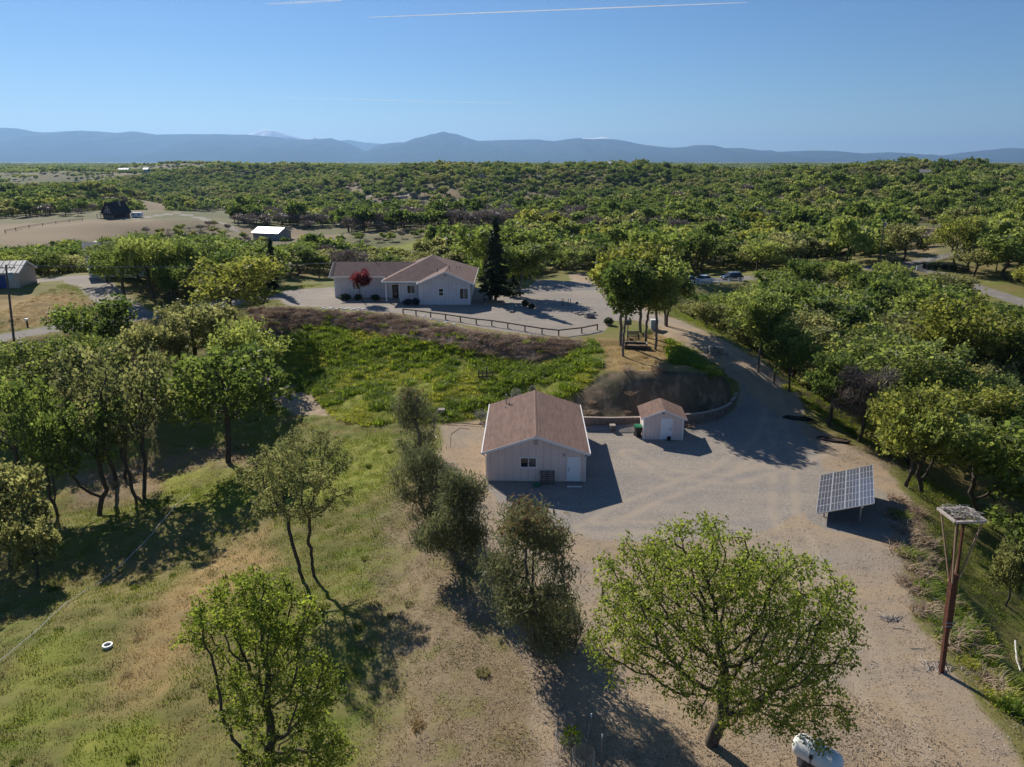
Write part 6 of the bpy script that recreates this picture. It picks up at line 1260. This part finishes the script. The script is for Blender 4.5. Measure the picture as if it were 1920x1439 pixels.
# ridge runs across the view: turn the building so its long side faces the viewer
t = gable('metal_building', 'tan metal building with ribbed roof and blue door beside the lane', (b[0] + .2, b[1], b[2]), math.radians(90), 6.4, 13.0, 2.55, 4.0, M_METAL, M_METALR, .3, panels=14)
t.location = (b[0] - 1.6, b[1] + 3.2, b[2]); t.rotation_euler = (0, 0, math.radians(99)); MB().box(-3.26, -3.204, 1.9, 3.1, -.1, 2.2).build('door', M_BLUE, t); MB().box(-3.25, -3.204, 6.0, 9.5, -.1, 2.3).build('roller_door', M_METALR, t)
b = G(168, 517); gable('white_house', 'white two storey house half hidden by the lane grove', b, math.radians(-58), 6.0, 9, 4.1, 5.7, mat('white_siding', (.74, .74, .73), .7, var=.06), mat('roof_pale', (.22, .22, .23), .7, var=.2), .35, wins=((-2.3, -1.5, 2.8, 3.8), (-2.3, -1.5, .9, 2.0), (1.0, 2.2, 2.8, 3.8)), side_wins=((1.5, 2.7, 3, 4.1, 1), (5, 6.2, 1, 2.1, 1)))
b = G(204, 411); b[1] = b[1]
t = gable('chalet', 'dark log chalet with steep black roof and white framed gable windows', b, math.radians(-24), 8.0, 10.0, 3.6, 8.4, M_LOG, M_DKROOF, .9, wins=[(-2.5 + i * 1.25, -1.5 + i * 1.25, 3.0, 4.6) for i in range(4)] + [(-1.1, -.2, 5.0, 6.3), (.2, 1.1, 5.0, 6.3)], z0=-1.5, side_wins=((2, 3.2, 1.2, 2.6, 1), (5.5, 6.7, 1.2, 2.6, 1)), trim=M_DKROOF)
MB().box(-5.6, 4.8, -2.6, -.06, 2.2, 2.4).build('deck', M_WOODD, t)
for x in (-5.4, -2.6, .2, 2.6, 4.6): MB().box(x - .1, x + .1, -2.5, -2.3, -1.5, 2.2).build('deck_post', M_WOODD, t)
MB().box(-5.6, 4.8, -2.62, -2.54, 3.2, 3.3).build('deck_rail', M_WOODD, t); MB().box(1.2, 2.0, 6, 6.8, 6.0, 9.0).build('chimney', M_STONE, t); MB().box(-4.0 + .02, 3.98, -.05, -.01, -1.5, 2.1).build('stone_base', M_STONE, t)
def caravan(px, label, L, H, rz):
    c = G(*px); t = thing('caravan', label, 'caravan', c, rz); MB().prism([(-L / 2, -1.2, .6), (L / 2 - .5, -1.2, .6), (L / 2, -1.2, 1.3), (L / 2 - .4, -1.2, H), (-L / 2, -1.2, H)], (0, 2.4, 0)).build('body', M_WHITE, t, bevel=.06)
    for x in (-.35, .35): MB().lathe([(.33, -.1), (.33, .1)], 12, 'y', (x - .4, -1.05, .33)).build('wheel', M_BLACK, t)
    for x in (-L * .3, L * .22): MB().box(x - .5, x + .5, -1.225, -1.203, 1.6, 2.2).build('window', M_GLASS, t)
    MB().box(-.2, .4, -1.22, -1.203, .75, 2.4).build('door', M_TRIM, t)
caravan((258, 409), 'white caravan parked beside the dark chalet', 5.5, 2.9, .1); caravan((1811, 398), 'white camper among the trees beyond the upper lane', 6.0, 3.0, .2)
b = G(534, 449); t = gable('barn', 'low white roofed barn in the tan hollow', b, math.radians(68), 8.0, 12.0, 2.6, 4.4, mat('barn_wall', (.35, .33, .32), .8, var=.3), mat('barn_roof', (.58, .58, .58), .4, var=.05), .5)
for i, (px, w, rz, lb, wall, rf) in enumerate((((243, 324), 20, 85, 'far long white roofed shed in the wooded plain', M_TRIM, M_TRIM), ((280, 324), 9, 80, 'small pale roof beside the far long shed', M_TRIM, M_TRIM), ((1745, 336), 12, 70, 'far pale house at the edge of the right hand woods', M_TRIM, M_CONC), ((1840, 345), 17, 80, 'far white house beside the round dark trees', M_TRIM, M_CONC), ((1880, 342), 12, 75, 'far low house behind the round dark trees', M_TRIM, M_DKROOF), ((912, 332), 8, 60, 'tiny pale house on the middle wooded rise', M_TRIM, M_CONC), ((1155, 317), 7, 75, 'tiny white house near the far edge of the plain', M_TRIM, M_TRIM))):
    b = G(*px); gable('far_house', lb, b, math.radians(rz), 9, max(10, w / pxm(b)), 4.0 + 2, 6.5 + 2, wall, rf, .5, side_wins=((2, 3.6, 3.6, 5.0, -1), (6, 7.6, 3.6, 5.0, -1)))
rail_fence('paddock_fence', 'dark post and rail fence across the tan hill below the chalet', [G(x, y) for x, y in ((10, 437), (30, 433), (55, 428), (80, 424), (105, 420), (130, 417), (155, 414))], 1.2, .2, M_WOODD, (.6, 1.05), (.08, .14))
rail_fence('paddock_fence', 'dark post and rail fence on the slope beside the chalet drive', [G(x, y) for x, y in ((315, 436), (335, 434), (355, 432), (375, 430), (392, 428))], 1.2, .2, M_WOODD, (.6, 1.05), (.08, .14))
# ------------------------------------------------------------------ contrails high above
def contrail(a, b, alt, w, label, dens, seed):
    pts = []
    for s in np.linspace(0, 1, 60):
        d = ray(a[0] + (b[0] - a[0]) * s, a[1] + (b[1] - a[1]) * s); k = (alt - CAM_H) / d[2]; pts.append(d * k + np.array([0, 0, CAM_H]))
    pts = np.array(pts); o = pts[0].copy(); r = np.random.default_rng(seed); mb = MB(); n = len(pts)
    rad = w * (.35 + .65 * np.sin(np.linspace(0, 1, n) * math.pi) ** .6) * (1 + .2 * r.normal(0, 1, n).cumsum() / 6).clip(.5, 1.5)
    ring = []
    for i in range(n):
        for j in range(8): t_ = j * math.pi / 4; ring.append((pts[i][0] - o[0], pts[i][1] - o[1] + rad[i] * math.cos(t_), pts[i][2] - o[2] + rad[i] * .8 * math.sin(t_)))
    mb.add(ring, [(i * 8 + j, i * 8 + (j + 1) % 8, (i + 1) * 8 + (j + 1) % 8, (i + 1) * 8 + j) for i in range(n - 1) for j in range(8)])
    m = bpy.data.materials.new('contrail'); m.use_nodes = True; nt = m.node_tree; nt.nodes.remove(nt.nodes['Principled BSDF']); L = nt.links.new
    pv = _node(nt, 'ShaderNodeBsdfTranslucent'); pv.inputs['Color'].default_value = (.95, .95, .95, 1); df = _node(nt, 'ShaderNodeBsdfDiffuse'); df.inputs['Color'].default_value = (.95, .95, .95, 1); ad = _node(nt, 'ShaderNodeMixShader'); ad.inputs[0].default_value = .5; L(pv.outputs[0], ad.inputs[1]); L(df.outputs[0], ad.inputs[2])
    tp = _node(nt, 'ShaderNodeBsdfTransparent'); ms = _node(nt, 'ShaderNodeMixShader'); nz = _node(nt, 'ShaderNodeTexNoise'); nz.inputs['Scale'].default_value = .0006; tc = _node(nt, 'ShaderNodeTexCoord'); L(tc.outputs['Object'], nz.inputs['Vector'])
    lw = _node(nt, 'ShaderNodeLayerWeight'); lw.inputs[0].default_value = .5; iv = _node(nt, 'ShaderNodeMath', operation='SUBTRACT'); iv.inputs[0].default_value = 1.0; L(lw.outputs['Facing'], iv.inputs[1])
    mu = _node(nt, 'ShaderNodeMath', operation='MULTIPLY'); L(nz.outputs['Fac'], mu.inputs[0]); L(iv.outputs[0], mu.inputs[1]); m2 = _node(nt, 'ShaderNodeMath', operation='MULTIPLY'); m2.use_clamp = True; L(mu.outputs[0], m2.inputs[0]); m2.inputs[1].default_value = dens
    L(m2.outputs[0], ms.inputs[0]); L(tp.outputs[0], ms.inputs[1]); L(ad.outputs[0], ms.inputs[2]); L(ms.outputs[0], nt.nodes['Material Output'].inputs['Surface'])
    tag(link('contrail', mb.mesh('contrail', m, True), None, o), label, 'contrail')
contrail((690, 33), (1400, 5), 9000, 60, 'bright aircraft contrail high in the blue sky', 1.3, 1)
contrail((505, 183), (985, 195), 6000, 60, 'faint thin contrail low over the mountains', .55, 2)
contrail((500, 8), (640, 1), 9000, 110, 'short blurred wisp of contrail near the bright one', .5, 3)
# ------------------------------------------------------------------ ground cover that nobody could count
def zone_at(name, x, y, pad=0.0):
    w = np.zeros(len(x), bool)
    for poly, soft in ZONES[name]: w |= poly_sd(x, y, poly) < pad
    return w
def on_path(x, y, pad):
    w = np.zeros(len(x), bool)
    for ln, hw in LINES: w |= line_d(x, y, ln)[0] < hw + pad
    return w
def blades(seed, n, rad, h0, h1, wd, m, bend=.5, tint=(.5, .25)):
    """a patch of n bent grass blades"""
    r = np.random.default_rng(seed); q = rad * np.sqrt(r.uniform(0, 1, n)); a = r.uniform(0, 6.283, n); b = np.c_[q * np.cos(a), q * np.sin(a), np.full(n, -.03)]
    h = r.uniform(h0, h1, n); t = r.uniform(0, 6.283, n); d = np.c_[np.cos(t), np.sin(t), np.zeros(n)]; s = np.c_[-np.sin(t), np.cos(t), np.zeros(n)] * wd * .5
    m1 = b + d * (h * bend * .3)[:, None] + np.c_[np.zeros((n, 2)), h * .6]; tp = b + d * (h * bend)[:, None] + np.c_[np.zeros((n, 2)), h * r.uniform(.75, 1.0, n)]
    V = np.stack([b - s, b + s, m1 + s * .8, m1 - s * .8, tp + s * .1, tp - s * .1], 1).reshape(-1, 3); k = np.arange(n)[:, None] * 6
    F = np.concatenate([k + np.array([[0, 1, 2, 3]]), k + np.array([[3, 2, 4, 5]])])
    return np_mesh('blades', V, F, m, False, {'tint': np.repeat(np.clip(r.normal(tint[0], tint[1], n), 0, 1), 6)})
def flakes(seed, n, rad, size, m, up=.25, asp=.6):
    r = np.random.default_rng(seed); q = rad * np.sqrt(r.uniform(0, 1, n)); a = r.uniform(0, 6.283, n); c = np.c_[q * np.cos(a), q * np.sin(a), r.uniform(.01, .05, n)]
    d = r.normal(0, 1, (n, 3)) * np.array([1, 1, up]); d /= np.linalg.norm(d, axis=1, keepdims=True); z = np.array([0, 0, 1.0]) + r.normal(0, up, (n, 3)); s = np.cross(d, z); s /= np.linalg.norm(s, axis=1, keepdims=True); sz = (size * r.uniform(.5, 1.5, n))[:, None]
    V = np.stack([c - d * sz * .5, c + s * sz * asp * .5, c + d * sz * .5, c - s * sz * asp * .5], 1).reshape(-1, 3)
    return np_mesh('flakes', V, np.arange(4 * n).reshape(-1, 4), m, False, {'tint': np.repeat(r.uniform(0, 1, n), 4)})
M_GG = leaf_mat('grass_green', (.085, .125, .018), (.27, .30, .05), trans=.35, rnd=.5, rough=.7); M_GO = leaf_mat('grass_olive', (.12, .125, .04), (.29, .26, .10), trans=.3, rnd=.6, rough=.7); M_GS = leaf_mat('grass_straw', (.24, .17, .075), (.46, .36, .19), trans=.3, rnd=.5, rough=.7)
M_BR = leaf_mat('dry_brush', (.235, .16, .105), (.52, .40, .29), trans=.1, rnd=.5, rough=.9); M_LF = leaf_mat('leaf_litter', (.17, .12, .075), (.40, .32, .22), trans=.1, rnd=.3, rough=.8); M_PB = leaf_mat('pebble_bits', (.12, .10, .085), (.60, .54, .46), trans=0.0, rnd=.2, rough=.8)
R7 = np.random.default_rng(70)
def grid_pts(x0, x1, y0, y1, gap, seed):
    r = np.random.default_rng(seed); X, Y = np.meshgrid(np.arange(x0, x1, gap), np.arange(y0, y1, gap)); X = X.ravel() + r.uniform(-.5, .5, X.size) * gap; Y = Y.ravel() + r.uniform(-.5, .5, Y.size) * gap
    Z = hfast(X, Y); a, b, d = project(X, Y, Z); k = (a > -160) & (a < 2080) & (b < 1560); return X[k], Y[k], Z[k]
def scatter(name, label, cat, X, Y, Z, idx, meshes, s0=.75, s1=1.25):
    n = len(X); instancer(name, label, cat, np.c_[X, Y, Z], R7.uniform(s0, s1, n), R7.uniform(0, 6.283, n), idx, meshes)
# meadow grass
X, Y, Z = grid_pts(-75, 75, 24, 128, .78, 1); bare = np.zeros(len(X), bool)
for zn in ('dirt', 'gravel', 'brush', 'bank'): bare |= zone_at(zn, X, Y, .35)
bare |= on_path(X, Y, .2) | (poly_sd(X, Y, HOUSE) < .2)
lit = zone_at('litter', X, Y, -.8); bare |= lit & (R7.uniform(0, 1, len(X)) > .55)
X, Y, Z = X[~bare], Y[~bare], Z[~bare]; gz = zone_at('green', X, Y, .5); dz = zone_at('dry', X, Y, 0.5); lz = zone_at('litter', X, Y, 0.0)
v = fbm(X / 7., Y / 7., 55, 4) + R7.normal(0, .16, len(X)); idx = np.where(lz, np.where(v > .12, 1, 2), 0); idx = np.where(lz, idx, np.where(gz, np.where(v > -.38, 0, 1), np.where(dz, np.where(v > .25, 1, 2), np.where(v > -.04, 0, np.where(v > -.34, 1, 2)))))
tus = R7.uniform(0, 1, len(X)) < .01 + .035 * (fbm(X / 2.2 + Y / 4., Y / 1.2 - X / 5., 58, 3) > .12); idx = idx + 3 * tus
scatter('meadow_grass', 'short spring grass on the meadow slopes', 'grass', X, Y, Z, idx, [blades(1, 90, .62, .06, .20, .035, M_GG), blades(2, 80, .62, .05, .17, .032, M_GO), blades(3, 80, .62, .05, .18, .03, M_GS), blades(4, 130, .34, .14, .36, .04, M_GG, .6), blades(5, 120, .32, .12, .32, .035, M_GO, .7), blades(6, 110, .32, .12, .34, .03, M_GS, .7)])
# tall grass on the slope below the terrace and on the bank by the nest pole
X, Y, Z = grid_pts(-32, 40, 28, 104, .62, 2); k = np.zeros(len(X), bool)
for j in (0, 1, 2, 3): k |= poly_sd(X, Y, ZONES['green'][j][0]) < .3
k &= fbm(X / 3., Y / 3., 66, 3) > -.30
X, Y, Z = X[k], Y[k], Z[k]; idx = (fbm(X / 4., Y / 4., 67, 2) + R7.normal(0, .15, len(X)) > .04).astype(int)
M_TG = leaf_mat('grass_lush', (.11, .17, .024), (.31, .37, .065), trans=.5, rnd=.5, rough=.6); M_TY = leaf_mat('grass_lime', (.24, .26, .035), (.52, .52, .11), trans=.5, rnd=.4, rough=.6)
scatter('tall_grass', 'tall bright green weeds covering the slope below the terrace', 'grass', X, Y, Z, idx, [blades(11, 110, .55, .25, .75, .06, M_TG, .7), blades(12, 130, .58, .12, .36, .05, M_TY, .9)], .6, 1.35)
# dry brush under the terrace edge, on the knoll rim and along the yard edge
X, Y, Z = grid_pts(-38, 42, 28, 108, .7, 3); k = zone_at('brush', X, Y, .2)
k |= (poly_sd(X, Y, ZONES['litter'][3][0]) < .3) & (R7.uniform(0, 1, len(X)) < .4); k |= zone_at('bank', X, Y, .5) & (R7.uniform(0, 1, len(X)) < .07)
k &= poly_sd(X, Y, HOUSE) > .3
X, Y, Z = X[k], Y[k], Z[k]; R8 = np.random.default_rng(9)
scatter('dry_brush', 'tangled dry brown brush on the bank under the terrace', 'brush', X, Y, Z, R8.choice(3, len(X), p=[.55, .35, .10]), [blades(21, 120, .6, .18, .55, .04, M_BR, 1.1), blades(22, 90, .5, .2, .7, .035, M_BR, 1.4), blades(23, 90, .5, .2, .6, .05, M_TG, .8)], .6, 1.5)
# leaf litter
X, Y, Z = grid_pts(-30, 45, 20, 75, .9, 4); k = zone_at('litter', X, Y, .6)
X, Y, Z = X[k], Y[k], Z[k]; scatter('leaf_litter', 'dry fallen leaves under the trees', 'leaf litter', X, Y, Z, R8.choice(2, len(X)), [flakes(31, 120, .8, .065, M_LF, .3), flakes(32, 100, .8, .08, M_LF, .3, .4)])
# pebbles, bark bits and twigs on the dirt yard
X, Y, Z = grid_pts(-10, 45, 20, 75, 1.1, 5); k = zone_at('dirt', X, Y, .2) & ~zone_at('gravel', X, Y, .3)
X, Y, Z = X[k], Y[k], Z[k]; scatter('ground_debris', 'small stones and bits of bark strewn on the dirt yard', 'debris', X, Y, Z, R8.choice(2, len(X)), [flakes(41, 46, .9, .075, M_PB, .2, .5), flakes(42, 40, .9, .10, M_LF, .2, .25)])
# ------------------------------------------------------------------ air
hb = MB(); hb.box(-62000, 62000, -2000, 43500, float(min(GZ.min(), -60.0)) - 1.0, float(max(v.co.z for o in COL.objects if o.name.startswith('mountain') for v in o.data.vertices)) + 20.0)
hm = bpy.data.materials.new('haze'); hm.use_nodes = True; hn = hm.node_tree
for n in list(hn.nodes):
    if n.type == 'BSDF_PRINCIPLED': hn.nodes.remove(n)
pv = hn.nodes.new('ShaderNodeVolumePrincipled')
pv.inputs['Color'].default_value = (0.35, 0.61, 1.0, 1); pv.inputs['Density'].default_value = 3.3e-5; pv.inputs['Anisotropy'].default_value = 0.34
hn.links.new(pv.outputs['Volume'], hn.nodes['Material Output'].inputs['Volume'])
tag(hb.build('haze', hm), 'thin blue haze hanging in the air over the plain', 'haze', kind='stuff')
